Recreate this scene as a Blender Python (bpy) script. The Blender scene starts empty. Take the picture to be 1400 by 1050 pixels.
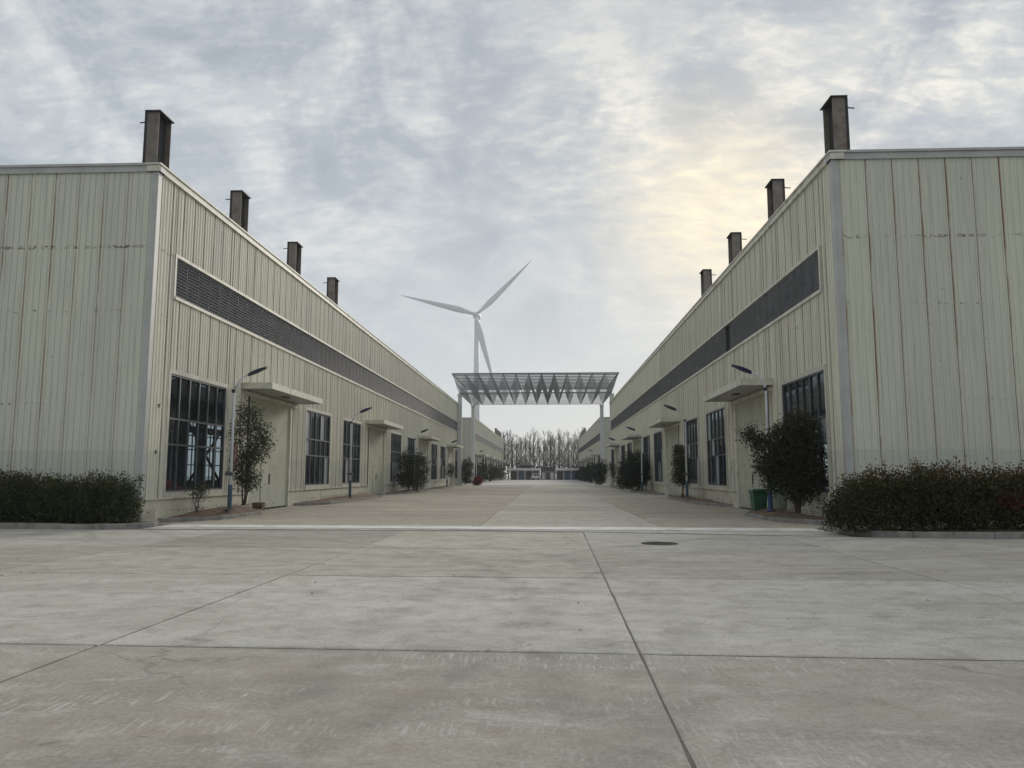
import bpy, bmesh, math, random
import numpy as np
from mathutils import Vector, Matrix
random.seed(7); NR = np.random.default_rng(7)
R = math.radians
SC = bpy.context.scene
C = SC.collection

# ------------------------------------------------------------------ camera
cam = bpy.data.cameras.new('camera'); camo = bpy.data.objects.new('camera', cam); C.objects.link(camo)
cam.sensor_width = 36; cam.lens = 36*1051/1400
cam.clip_start = 0.05; cam.clip_end = 3000
camo.location = (0, 0, 1.6)
camo.rotation_euler = (R(90+6.70), 0, R(2.543))
SC.camera = camo

# ------------------------------------------------------------------ world, sun, exposure
SUN_EL, SUN_AZ = R(18.4), R(13.1)          # azimuth measured from +Y towards +X
SUNDIR = (math.sin(SUN_AZ)*math.cos(SUN_EL), math.cos(SUN_AZ)*math.cos(SUN_EL), math.sin(SUN_EL))
W = bpy.data.worlds.new('World'); SC.world = W; W.use_nodes = True
def build_world():
    nt = W.node_tree; N = nt.nodes; L = nt.links; N.clear()
    def n(t, **k):
        o = N.new(t)
        for a, b in k.items(): setattr(o, a, b)
        return o
    def lk(a, b): L.new(a, b)
    def math_(op, a, b=None, clamp=False):
        m = n('ShaderNodeMath', operation=op); m.use_clamp = clamp
        for i, v in enumerate((a, b)):
            if v is None: continue
            if isinstance(v, (int, float)): m.inputs[i].default_value = v
            else: lk(v, m.inputs[i])
        return m.outputs[0]
    def mix(f, a, b, mode='MIX'):
        m = n('ShaderNodeMix', data_type='RGBA', blend_type=mode)
        for s, v in ((0, f), (6, a), (7, b)):
            if isinstance(v, (int, float)): m.inputs[s].default_value = v
            elif isinstance(v, tuple): m.inputs[s].default_value = (*v, 1)
            else: lk(v, m.inputs[s])
        return m.outputs[2]
    def ramp(f, stops):
        r = n('ShaderNodeValToRGB'); e = r.color_ramp.elements
        while len(e) > 1: e.remove(e[0])
        e[0].position = stops[0][0]; e[0].color = (*[stops[0][1]]*3, 1) if not isinstance(stops[0][1], tuple) else (*stops[0][1], 1)
        for p, c in stops[1:]:
            q = e.new(p); q.color = (*[c]*3, 1) if not isinstance(c, tuple) else (*c, 1)
        lk(f, r.inputs[0]); return r.outputs[0]
    tc = n('ShaderNodeTexCoord'); g = tc.outputs['Generated']
    sep = n('ShaderNodeSeparateXYZ'); lk(g, sep.inputs[0])
    x, y, z = sep.outputs
    zz = math_('ADD', math_('MAXIMUM', z, 0.0), 0.38)
    u = math_('DIVIDE', x, zz); v = math_('DIVIDE', y, zz)
    cb = n('ShaderNodeCombineXYZ'); lk(u, cb.inputs[0]); lk(v, cb.inputs[1])
    mp = n('ShaderNodeMapping'); lk(cb.outputs[0], mp.inputs[0]); mp.inputs['Rotation'].default_value = (0, 0, R(34)); mp.inputs['Scale'].default_value = (1.2, .95, 1)
    def noise(vec, sc, det, rough, dist=0., off=0.):
        o = n('ShaderNodeTexNoise'); lk(vec, o.inputs['Vector']); o.inputs['Scale'].default_value = sc
        o.inputs['Detail'].default_value = det; o.inputs['Roughness'].default_value = rough; o.inputs['Distortion'].default_value = dist
        return o.outputs[0]
    big = noise(mp.outputs[0], 1.25, 4, .5, .4)
    med = noise(mp.outputs[0], 4.0, 9, .60, .6)
    mp2 = n('ShaderNodeMapping'); lk(cb.outputs[0], mp2.inputs[0]); mp2.inputs['Rotation'].default_value = (0, 0, R(38)); mp2.inputs['Scale'].default_value = (1.0, 2.1, 1); mp2.inputs['Location'].default_value = (3.1, 1.7, 0)
    rip = noise(mp2.outputs[0], 13.0, 7, .60, .5)
    # bright gaps between the grey rolls of cloud
    fin = noise(mp2.outputs[0], 30., 5, .6, .3)
    hi = ramp(math_('ADD', math_('ADD', math_('MULTIPLY', med, .52), math_('MULTIPLY', rip, .30)), math_('MULTIPLY', fin, .18)), [(.455, 0.), (.525, .35), (.60, 1.)])
    area = ramp(big, [(.38, .18), (.58, 1.)])
    fade = ramp(z, [(.10, 0.), (.26, .75), (.42, 1.)])
    # angle to the sun
    sd = n('ShaderNodeVectorMath', operation='DOT_PRODUCT'); nm = n('ShaderNodeVectorMath', operation='NORMALIZE'); lk(g, nm.inputs[0]); lk(nm.outputs[0], sd.inputs[0]); sd.inputs[1].default_value = SUNDIR
    dotp = sd.outputs['Value']
    wide = ramp(dotp, [(.80, 0.), (.93, .22), (.985, .7), (1., 1.)])
    glow = ramp(dotp, [(.985, 0.), (.9945, .24), (.9994, .72)])
    base = ramp(z, [(0., (.50, .535, .55)), (.12, (.475, .515, .54)), (.30, (.395, .435, .475)), (.55, (.355, .39, .43)), (.8, (.54, .57, .60)), (1., (.60, .62, .64))])
    darkc = ramp(med, [(.34, (.76, .78, .82)), (.56, (1.05, 1.04, 1.02))])
    base = mix(fade, base, mix(1.0, base, darkc, 'MULTIPLY'))
    brt = mix(wide, (.70, .70, .67), (.90, .82, .68))
    m1 = math_('MULTIPLY', math_('MULTIPLY', hi, area), fade)
    m1 = math_('MULTIPLY', m1, math_('ADD', .55, math_('MULTIPLY', wide, .45)), clamp=True)
    col = mix(m1, base, brt)
    col = mix(math_('MULTIPLY', wide, .07), col, (.74, .71, .63))
    gm = math_('MULTIPLY', glow, math_('ADD', .10, math_('MULTIPLY', rip, 1.3)), clamp=True)
    col = mix(gm, col, (.98, .84, .56))
    col = mix(ramp(z, [(-.02 if False else 0., 0.), (.001, 0.)]), col, col)
    below = math_('LESS_THAN', z, -0.003)
    col = mix(below, col, (.20, .20, .19))
    bg = n('ShaderNodeBackground'); lk(col, bg.inputs[0]); bg.inputs[1].default_value = 1.0
    sk = n('ShaderNodeTexSky'); sk.sky_type = 'NISHITA'; sk.sun_disc = False; sk.sun_elevation = SUN_EL; sk.sun_rotation = SUN_AZ; sk.dust_density = 1.0; sk.air_density = 1.0
    bs = n('ShaderNodeBackground'); lk(sk.outputs[0], bs.inputs[0]); bs.inputs[1].default_value = 0.10
    ms = n('ShaderNodeMixShader'); ms.inputs[0].default_value = 0.965; lk(bs.outputs[0], ms.inputs[1]); lk(bg.outputs[0], ms.inputs[2])
    out = n('ShaderNodeOutputWorld'); lk(ms.outputs[0], out.inputs[0])
build_world()
sun = bpy.data.lights.new('sun', 'SUN'); sun.energy = 1.5; sun.angle = R(14); sun.color = (1, .93, .82)
suno = bpy.data.objects.new('sun', sun); C.objects.link(suno)
suno.rotation_euler = Vector(SUNDIR).to_track_quat('Z', 'Y').to_euler()
SC.view_settings.view_transform = 'Standard'; SC.view_settings.look = 'None'; SC.view_settings.gamma = 1
SC.view_settings.use_curve_mapping = False; SC.view_settings.exposure = 0.42
SC.render.engine = 'CYCLES'

# ------------------------------------------------------------------ materials
class NT:
    def __init__(s, name):
        s.m = bpy.data.materials.new(name); s.m.use_nodes = True; s.nt = s.m.node_tree; s.N = s.nt.nodes; s.L = s.nt.links
        s.b = s.N['Principled BSDF']; s.out = s.N['Material Output']
        s.geo = None
    def n(s, t, **k):
        o = s.N.new(t)
        for a, b in k.items(): setattr(o, a, b)
        return o
    def pos(s):
        if not s.geo: s.geo = s.n('ShaderNodeNewGeometry')
        return s.geo.outputs['Position']
    def obj(s): return s.n('ShaderNodeTexCoord').outputs['Object']
    def rnd(s): return s.n('ShaderNodeObjectInfo').outputs['Random']
    def map(s, v, scale=(1, 1, 1), rot=(0, 0, 0), loc=(0, 0, 0)):
        m = s.n('ShaderNodeMapping'); s.L.new(v, m.inputs[0]); m.inputs['Scale'].default_value = scale; m.inputs['Rotation'].default_value = rot; m.inputs['Location'].default_value = loc
        return m.outputs[0]
    def noise(s, v, sc=1, det=4, ro=.55, dist=0.):
        o = s.n('ShaderNodeTexNoise'); s.L.new(v, o.inputs['Vector']); o.inputs['Scale'].default_value = sc; o.inputs['Detail'].default_value = det
        o.inputs['Roughness'].default_value = ro; o.inputs['Distortion'].default_value = dist; return o.outputs[0]
    def ramp(s, f, stops):
        r = s.n('ShaderNodeValToRGB'); e = r.color_ramp.elements
        def cc(c): return (*c, 1) if isinstance(c, tuple) else (c, c, c, 1)
        e[0].position = stops[0][0]; e[0].color = cc(stops[0][1]); e[1].position = stops[1][0]; e[1].color = cc(stops[1][1])
        for p, c in stops[2:]:
            q = e.new(p); q.color = cc(c)
        s.L.new(f, r.inputs[0]); return r.outputs[0]
    def math(s, op, a, b=None, clamp=False):
        m = s.n('ShaderNodeMath', operation=op); m.use_clamp = clamp
        for i, v in enumerate((a, b)):
            if v is None: continue
            if isinstance(v, (int, float)): m.inputs[i].default_value = v
            else: s.L.new(v, m.inputs[i])
        return m.outputs[0]
    def mix(s, f, a, b, mode='MIX'):
        m = s.n('ShaderNodeMix', data_type='RGBA', blend_type=mode)
        for k, v in ((0, f), (6, a), (7, b)):
            if isinstance(v, (int, float)): m.inputs[k].default_value = v
            elif isinstance(v, tuple): m.inputs[k].default_value = (*v, 1)
            else: s.L.new(v, m.inputs[k])
        return m.outputs[2]
    def sep(s, v):
        o = s.n('ShaderNodeSeparateXYZ'); s.L.new(v, o.inputs[0]); return o.outputs
    def col(s, v):
        if isinstance(v, tuple): s.b.inputs['Base Color'].default_value = (*v, 1)
        else: s.L.new(v, s.b.inputs['Base Color'])
    def rough(s, v):
        if isinstance(v, (int, float)): s.b.inputs['Roughness'].default_value = v
        else: s.L.new(v, s.b.inputs['Roughness'])
    def bump(s, h, st=.3, d=.01):
        b = s.n('ShaderNodeBump'); s.L.new(h, b.inputs['Height']); b.inputs['Strength'].default_value = st; b.inputs['Distance'].default_value = d
        s.L.new(b.outputs[0], s.b.inputs['Normal'])

def simple(name, c, rough=.6, var=.12, sc=3., metal=0., spec=None, tint=None):
    t = NT(name); p = t.pos()
    a = t.noise(p, sc, 5, .6); b = t.noise(p, sc*9, 3, .6)
    f = t.math('ADD', t.math('MULTIPLY', a, .7), t.math('MULTIPLY', b, .3))
    lo = tuple(v*(1-var*1.6) for v in c); hi = tuple(min(1, v*(1+var*1.6)) for v in c)
    cc = t.ramp(f, [(.3, lo), (.7, hi)])
    if tint: cc = t.mix(t.ramp(t.noise(p, sc*.6, 6, .65), [(.52, 0.), (.66, .8)]), cc, tint)
    t.col(cc); t.rough(rough); t.b.inputs['Metallic'].default_value = metal
    if spec is not None: t.b.inputs['Specular IOR Level'].default_value = spec
    return t.m

def cladding_mat(name, c, c2, rust, streak, seam=None, lap=.012, lw=(.056, .080)):
    t = NT(name); p = t.pos(); px, py, pz = t.sep(p); rd = t.rnd()
    if seam:      # sheets joined in one mesh: lap seams repeat along the wall
        q = t.math('SUBTRACT', py if seam[0] == 'y' else px, seam[1]); ox = t.math('MULTIPLY', t.math('FRACT', t.math('DIVIDE', t.math('ADD', q, 100*.84), .84)), .84)
    else: ox = t.sep(t.obj())[0]
    # broad weathering, stretched downwards
    w = t.noise(t.map(p, (.5, .5, .12)), 1.3, 5, .6)
    cc = t.ramp(w, [(.3, c2), (.7, c)])
    cc = t.mix(1., cc, t.ramp(rd, [(0., (.95, .95, .955)), (.5, (1., 1., 1.)), (1., (1.03, 1.03, 1.01))]), 'MULTIPLY')
    # run-down dirt between ribs
    d = t.noise(t.map(p, (9, 9, .35)), 1.2, 4, .6)
    cc = t.mix(t.math('MULTIPLY', t.ramp(d, [(.50, 0.), (.72, 1.)]), streak), cc, (.20, .20, .165))
    # greyer below a level line near the ground
    low = t.math('LESS_THAN', t.math('ADD', pz, t.math('MULTIPLY', t.noise(p, 2.5, 3, .5), .10)), 2.42)
    cc = t.mix(t.math('MULTIPLY', low, .42), cc, (.43, .445, .40))
    # rust following the lap seam (local x = 0)
    sx = t.ramp(t.math('ABSOLUTE', t.math('SUBTRACT', t.math('ADD', ox, t.math('MULTIPLY', t.noise(t.map(p, (3, 3, 1.5)), 2., 3, .6), .03)), .036)), [(.012, 1.), (.055, 0.)])
    sn = t.noise(t.map(p, (2.2, 2.2, .42)), 1.0, 6, .65)
    sm = t.math('MULTIPLY', sx, t.ramp(sn, [(.45, .15), (.56, 1.)]))
    sm = t.math('MULTIPLY', sm, t.ramp(t.noise(t.map(p, (1.05, 1.05, .03)), 1.6, 1, .5), [(.38, .25), (.58, .9)]))
    cc = t.mix(t.math('MULTIPLY', sm, rust), cc, (.25, .11, .06))
    sd = t.ramp(t.math('ABSOLUTE', t.math('SUBTRACT', ox, lap)), [(.006, 1.), (.022, 0.)] if 'end' in name else [(lw[0], 1.), (lw[1], 0.)])  # dark lap line: dirt plus the lap rib's shadow, put into the colour
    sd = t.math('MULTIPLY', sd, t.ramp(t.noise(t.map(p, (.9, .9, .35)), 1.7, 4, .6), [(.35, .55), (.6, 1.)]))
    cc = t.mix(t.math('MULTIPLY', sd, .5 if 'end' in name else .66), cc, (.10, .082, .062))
    # dotted rows of rusted fasteners
    for z0, hw, th in ((9.15, .055, .50), (6.98, .05, .585), (3.9, .04, .62)):
        band = t.math('LESS_THAN', t.math('ABSOLUTE', t.math('SUBTRACT', pz, z0)), hw)
        dn = t.ramp(t.noise(t.map(p, (7, 7, 9)), 1.3, 2, .6), [(th, 0.), (th+.05, 1.)])
        cc = t.mix(t.math('MULTIPLY', t.math('MULTIPLY', t.math('MULTIPLY', band, dn), t.ramp(t.noise(p, .33, 2, .5), [(.45, .15), (.55, 1.)])), .8*rust), cc, (.085, .06, .045))
    # rib shading put into the colour: thin darker lines along each rib foot
    rf = t.math('ABSOLUTE', t.math('SUBTRACT', t.math('FRACT', t.math('DIVIDE', ox, .21)), .70))
    rm = t.math('MULTIPLY', t.ramp(rf, [(.02, 1.), (.12, 0.)]), t.ramp(t.noise(t.map(p, (2, 2, .25)), 1.4, 4, .6), [(.35, .22), (.65, .55)]))
    cc = t.mix(rm, cc, (.27, .275, .22))
    # scattered pits
    spots = t.ramp(t.noise(p, 11., 2, .5), [(.735, 0.), (.76, 1.)])
    cc = t.mix(t.math('MULTIPLY', spots, .7*rust), cc, (.12, .085, .06))
    t.col(cc); t.rough(.62); t.b.inputs['Specular IOR Level'].default_value = .16
    t.bump(t.noise(t.map(p, (1, 1, .5)), 2.2, 3, .5), .25, .03)
    return t.m

M = {}
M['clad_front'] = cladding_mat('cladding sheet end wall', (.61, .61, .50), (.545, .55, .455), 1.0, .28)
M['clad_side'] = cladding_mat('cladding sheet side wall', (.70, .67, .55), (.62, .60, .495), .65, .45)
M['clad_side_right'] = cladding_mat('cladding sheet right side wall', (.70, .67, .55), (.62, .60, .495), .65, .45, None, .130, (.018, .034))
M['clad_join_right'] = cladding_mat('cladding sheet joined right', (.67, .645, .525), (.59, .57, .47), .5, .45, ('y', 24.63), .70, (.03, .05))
M['clad_join'] = cladding_mat('cladding sheet joined', (.67, .645, .525), (.59, .57, .47), .5, .45, ('y', 24.63))
M['clad_far'] = cladding_mat('cladding sheet far hall', (.62, .61, .49), (.53, .525, .43), .3, .45, ('y', 141.28))
M['clad_far_end'] = cladding_mat('cladding sheet far hall end', (.52, .52, .43), (.46, .46, .39), .3, .45, ('x', -13.4))
M['trim_grey'] = simple('grey flashing', (.40, .405, .385), .5, .1, 1.5)
M['trim_cream'] = simple('cream trim', (.58, .57, .47), .55, .14, 2.5, tint=(.33, .30, .24))
M['surround'] = simple('window surround paint', (.47, .46, .385), .6, .12, 2.5, tint=(.33, .31, .26))
M['plinth'] = simple('painted plinth', (.52, .50, .40), .8, .12, 1.6, tint=(.32, .30, .25))
M['door'] = simple('door sheet', (.46, .46, .35), .6, .12, 1.2, tint=(.40, .40, .32))
M['door_low'] = simple('door kick sheet', (.37, .385, .31), .6, .10, 1.5)
M['seam_dark'] = simple('dark gap', (.035, .035, .03), .8, .1)
M['louvre'] = simple('louvre blade', (.24, .25, .28), .5, .2, 2.)
M['louvre_dark'] = simple('louvre backing', (.02, .021, .026), .9, .1)
M['mullion'] = simple('window mullion', (.055, .068, .078), .45, .2, 3.)
M['steel'] = simple('weathered column steel', (.175, .15, .125), .7, .25, 3.5, tint=(.11, .075, .05))
M['steel_dark'] = simple('dark steel', (.022, .022, .024), .7, .2)
M['interior_steel'] = simple('interior steel', (.07, .08, .085), .6, .2)
M['interior_floor'] = simple('hall floor', (.16, .16, .15), .7, .2, .6)
M['interior_wall'] = simple('inner wall sheet', (.42, .43, .42), .8, .08, .5)
M['roof'] = simple('roof sheet', (.33, .35, .36), .6, .1, .6)
M['kerb'] = simple('kerb stone', (.24, .235, .215), .9, .22, 3., tint=(.13, .12, .10))
M['lamp_white'] = simple('lamp pole paint', (.62, .64, .67), .4, .08, 4.)
M['lamp_base'] = simple('lamp base paint', (.035, .075, .11), .5, .2, 4.)
M['lamp_panel'] = simple('solar panel', (.012, .014, .055), .25, .2, 4.)
M['lamp_grey'] = simple('lamp fittings', (.06, .065, .07), .5, .2, 4.)
M['truss_dark'] = simple('canopy chord', (.135, .14, .145), .55, .12, 1.)
M['truss'] = simple('canopy web', (.20, .205, .21), .55, .12, 1.)
M['post'] = simple('canopy post', (.50, .52, .50), .6, .08, .8)
M['turbine'] = simple('turbine paint', (.62, .65, .66), .5, .03, .1)
M['bin_green'] = simple('green bin plastic', (.018, .085, .05), .5, .2, 5.)
M['bin_pale'] = simple('pale bin plastic', (.30, .36, .28), .5, .15, 5.)
M['bin_blue'] = simple('blue bin plastic', (.02, .06, .16), .5, .15, 5.)
M['crate'] = simple('brown board', (.085, .05, .032), .8, .25, 6.)
M['red'] = simple('faded red', (.62, .07, .08), .8, .2, 3.)
M['red_dark'] = simple('dark red board', (.16, .02, .025), .7, .2, 3.)
M['iron'] = simple('cast iron', (.10, .094, .086), 1., .3, 12., spec=0.)
M['bark'] = simple('bark', (.075, .062, .05), .9, .3, 6.)
M['bark_far'] = simple('poplar bark', (.085, .075, .066), .9, .25, 1.)
M['white_far'] = simple('white fascia', (.70, .70, .70), .6, .05, .6)
M['blue_far'] = simple('blue shutter', (.06, .10, .22), .5, .12, 1.)
M['grey_far'] = simple('grey render', (.24, .24, .23), .8, .12, .6)
M['dark_far'] = simple('dark roof', (.06, .055, .055), .8, .2, .8)
M['red_far'] = simple('maroon leaf', (.10, .022, .02), .8, .3, 3.)

def slab_mat(name, warm, k=1.):
    t = NT(name); p = t.pos(); rd = t.rnd()
    big = t.noise(t.map(p, (.16, .38, 1)), 1., 7, .68)
    a = (.375, .362, .318) if not warm else (.345, .322, .275)
    b = (.525, .512, .465) if not warm else (.47, .448, .395)
    if k > 1: a = tuple(x*k for x in a); b = tuple(x*k for x in b)
    if k < 1: a = tuple(x*y for x, y in zip(a, (k, k*.96, k*.91))); b = tuple(x*y for x, y in zip(b, (k, k*.96, k*.91)))
    cc = t.ramp(big, [(.32, a), (.68, b)])
    cc = t.mix(1., cc, t.ramp(rd, [(0., (.84, .84, .84)), (.5, (1., .99, .98)), (1., (1.10, 1.10, 1.09))]), 'MULTIPLY')
    # drag streaks left by the levelling, along x
    st = t.noise(t.map(p, (.8, 1.7, 1), (0, 0, R(4))), 1.5, 8, .72, .5)
    cc = t.mix(t.ramp(st, [(.40, .22), (.52, 0.)]), cc, (.29, .265, .23))
    cc = t.mix(t.ramp(st, [(.54, 0.), (.68, .50)]), cc, (.60, .585, .54))
    # mottle
    mt = t.noise(p, 2.3, 8, .72, .4)
    cc = t.mix(t.ramp(mt, [(.36, .42), (.52, 0.)]), cc, (.24, .215, .18))
    fine = t.noise(p, 26., 5, .75)
    cc = t.mix(1., cc, t.ramp(fine, [(.28, (.74, .73, .72)), (.72, (1.20, 1.20, 1.20))]), 'MULTIPLY')
    grit = t.noise(p, 120., 2, .6)
    cc = t.mix(1., cc, t.ramp(grit, [(.32, (.84, .84, .83)), (.68, (1.12, 1.12, 1.12))]), 'MULTIPLY')
    # rows of pale scratches where a tracked machine turned
    px, py, pz = t.sep(p)
    bow = t.math('ADD', py, t.math('MULTIPLY', t.math('MULTIPLY', t.math('SUBTRACT', px, 1.), t.math('SUBTRACT', px, 1.)), .03))
    row = t.n('ShaderNodeTexNoise'); cbx = t.n('ShaderNodeCombineXYZ'); t.L.new(t.math('MULTIPLY', px, .22), cbx.inputs[0]); t.L.new(t.math('MULTIPLY', bow, 1.9), cbx.inputs[1])
    t.L.new(cbx.outputs[0], row.inputs[0]); row.inputs['Scale'].default_value = 1.6; row.inputs['Detail'].default_value = 3
    rows = t.ramp(row.outputs[0], [(.47, 0.), (.58, 1.)])
    tick = t.noise(t.map(p, (27, 2.8, 1), (0, 0, R(20))), 1., 3, .6, .15)
    ticks = t.ramp(tick, [(.54, 0.), (.63, 1.)])
    near = t.ramp(t.math('DIVIDE', py, 20.), [(.34, 1.), (.40, .12)])
    pm = t.ramp(t.noise(t.map(p, (.35, .5, 1), (0, 0, 0), (4, 2, 0)), 1., 3, .6), [(.40, .12), (.62, 1.)])
    cc = t.mix(t.math('MULTIPLY', t.math('MULTIPLY', t.math('MULTIPLY', rows, pm), ticks), t.math('MULTIPLY', near, .50)), cc, (.66, .645, .60))
    # brownish wash in the near bays
    wash = t.ramp(t.noise(t.map(p, (.25, .6, 1)), 1.3, 4, .6), [(.46, 0.), (.64, .5)])
    cc = t.mix(t.math('MULTIPLY', wash, near), cc, (.34, .295, .24))
    # soft dark stains and drips
    sn = t.ramp(t.noise(t.map(p, (.55, .9, 1), (0, 0, 0), (7, 3, 0)), 1., 6, .7), [(.56, 0.), (.68, .38)])
    cc = t.mix(sn, cc, (.19, .175, .155))
    dr = t.ramp(t.noise(p, 4.2, 3, .5), [(.70, 0.), (.74, .5)])
    cc = t.mix(dr, cc, (.15, .14, .125))
    # faint tyre tracks of vehicles turning into the alley
    for (tx, ty, tr, tw) in ((-11.5, 9.5, 11.2, .16), (-11.5, 9.5, 13.0, .18), (12.5, 8.0, 12.6, .16), (12.5, 8.0, 14.4, .17), (2., 30., 15.5, .13), (2., 30., 17.2, .13)):
        dx = t.math('SUBTRACT', px, tx); dy = t.math('SUBTRACT', py, ty)
        rr_ = t.math('SQRT', t.math('ADD', t.math('MULTIPLY', dx, dx), t.math('MULTIPLY', dy, dy)))
        d_ = t.math('ABSOLUTE', t.math('SUBTRACT', t.math('ADD', rr_, t.math('MULTIPLY', big, .5)), tr+.25))
        tm = t.math('MULTIPLY', t.ramp(d_, [(tw*.5, 1.), (tw*1.7, 0.)]), t.ramp(t.noise(p, 1.1, 5, .7), [(.40, .03), (.62, .30)]))
        cc = t.mix(tm, cc, (.15, .138, .12))
    # hairline cracks
    vo = t.n('ShaderNodeTexVoronoi', feature='DISTANCE_TO_EDGE'); vo.inputs['Scale'].default_value = .22
    wob = t.n('ShaderNodeVectorMath', operation='ADD'); t.L.new(p, wob.inputs[0])
    nz = t.n('ShaderNodeTexNoise'); t.L.new(p, nz.inputs[0]); nz.inputs['Scale'].default_value = 1.2; nz.inputs['Detail'].default_value = 5
    t.L.new(nz.outputs['Color'], wob.inputs[1]); t.L.new(wob.outputs[0], vo.inputs['Vector'])
    cr = t.math('MULTIPLY', t.ramp(vo.outputs['Distance'], [(.0015, 1.), (.0045, 0.)]), t.ramp(t.noise(p, .35, 2, .5), [(.52, 0.), (.60, .35)]))
    cc = t.mix(cr, cc, (.055, .050, .045))
    t.col(cc); t.rough(.93); t.b.inputs['Specular IOR Level'].default_value = .14
    t.bump(t.math('ADD', fine, t.math('MULTIPLY', mt, 2.)), .35, .006)
    return t.m
M['slab'] = slab_mat('concrete slab', False)
M['slab_warm'] = slab_mat('brownish concrete slab', True)
M['slab_pale'] = slab_mat('paler concrete slab', False, 1.07)
M['slab_alley'] = slab_mat('brown alley concrete slab', True, .88)
M['ground'] = simple('joint and base ground', (.10, .09, .08), .9, .25, 3.)
M['strip'] = simple('pale concrete strip', (.60, .59, .56), .8, .12, 2., tint=(.36, .35, .32))
M['far_ground'] = simple('far yard concrete', (.36, .35, .325), .85, .12, .15, tint=(.30, .28, .25))

def soil_mat():
    t = NT('soil with leaf litter'); p = t.pos()
    a = t.noise(p, 3., 6, .7); b = t.noise(p, 22., 4, .7)
    cc = t.ramp(a, [(.3, (.065, .048, .034)), (.7, (.15, .105, .072))])
    cc = t.mix(t.ramp(b, [(.5, 0.), (.64, .9)]), cc, (.21, .12, .07))
    t.col(cc); t.rough(.95); t.bump(b, .8, .03); return t.m
M['soil'] = soil_mat()

def leaf_mat(name, a, b, c, tip=None, z0=0., z1=2.):
    t = NT(name); p = t.pos()
    at = t.n('ShaderNodeAttribute'); at.attribute_name = 'leafrnd'; r = at.outputs['Fac']
    cc = t.ramp(r, [(0., a), (.5, b), (1., c)])
    if tip:
        pz = t.sep(p)[2]
        f = t.ramp(t.math('DIVIDE', t.math('SUBTRACT', pz, z0), z1-z0), [(.55, 0.), (1., .75)])
        f = t.math('MULTIPLY', f, t.ramp(t.noise(p, 2.2, 3, .6), [(.4, .1), (.62, 1.)]))
        cc = t.mix(f, cc, tip)
    t.col(cc); t.rough(.65); t.b.inputs['Specular IOR Level'].default_value = .12
    tr = t.n('ShaderNodeBsdfTranslucent'); t.L.new(cc, tr.inputs[0])
    ms = t.n('ShaderNodeMixShader'); ms.inputs[0].default_value = .18
    t.L.new(t.b.outputs[0], ms.inputs[1]); t.L.new(tr.outputs[0], ms.inputs[2]); t.L.new(ms.outputs[0], t.out.inputs[0])
    return t.m
M['leaf_hedge'] = leaf_mat('hedge leaf', (.018, .032, .012), (.036, .054, .018), (.075, .09, .032), (.15, .090, .045), .4, 1.75)
M['leaf_hedge_r'] = leaf_mat('hedge leaf right', (.020, .027, .010), (.038, .046, .015), (.085, .078, .028), (.17, .085, .04), .4, 1.9)
M['leaf_red'] = leaf_mat('red leaf', (.10, .014, .014), (.16, .022, .02), (.22, .04, .03))
M['leaf_dark'] = leaf_mat('dark shrub leaf', (.010, .019, .012), (.020, .032, .018), (.038, .052, .026))
M['leaf_tree'] = leaf_mat('tree leaf', (.030, .042, .024), (.055, .070, .036), (.10, .095, .05))
M['leaf_rtree'] = leaf_mat('right tree leaf', (.014, .024, .013), (.030, .042, .020), (.085, .072, .036), (.15, .085, .05), 1.5, 4.2)
M['litter'] = leaf_mat('fallen leaf', (.13, .07, .035), (.20, .12, .06), (.28, .19, .10))

def glass_mat(name, tint, base_r=.06):
    t = NT(name); t.N.remove(t.b)
    tr = t.n('ShaderNodeBsdfTransparent'); tr.inputs[0].default_value = (*tint, 1)
    gl = t.n('ShaderNodeBsdfGlossy'); gl.inputs['Roughness'].default_value = .06; gl.inputs[0].default_value = (.75, .8, .86, 1)
    g = t.n('ShaderNodeNewGeometry'); nz = t.n('ShaderNodeTexNoise'); t.L.new(g.outputs['Position'], nz.inputs[0]); nz.inputs['Scale'].default_value = .9
    bp = t.n('ShaderNodeBump'); t.L.new(nz.outputs[0], bp.inputs['Height']); bp.inputs['Strength'].default_value = .12; bp.inputs['Distance'].default_value = .05
    t.L.new(bp.outputs[0], gl.inputs['Normal'])
    fr = t.n('ShaderNodeFresnel'); fr.inputs[0].default_value = 1.38
    mx = t.n('ShaderNodeMixShader'); t.L.new(t.math('MULTIPLY', fr.outputs[0], t.math('SUBTRACT', 1., g.outputs['Backfacing'])), mx.inputs[0]); t.L.new(tr.outputs[0], mx.inputs[1]); t.L.new(gl.outputs[0], mx.inputs[2])
    # a film of dust
    df = t.n('ShaderNodeBsdfDiffuse'); df.inputs[0].default_value = (.10, .115, .12, 1)
    m2 = t.n('ShaderNodeMixShader'); d = t.noise(g.outputs['Position'], 1.4, 5, .6); t.L.new(t.ramp(d, [(.35, .04), (.7, .16)]), m2.inputs[0])
    t.L.new(mx.outputs[0], m2.inputs[1]); t.L.new(df.outputs[0], m2.inputs[2]); t.L.new(m2.outputs[0], t.out.inputs[0])
    return t.m
M['glass'] = glass_mat('window glass', (.66, .72, .75))
M['glass_dark'] = glass_mat('film covered glass', (.40, .46, .52))
M['glass_pale'] = simple('opaque pale pane', (.30, .32, .34), .35, .12, 1.5)  # plain opaque pale pane, given to some panes at random

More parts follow.
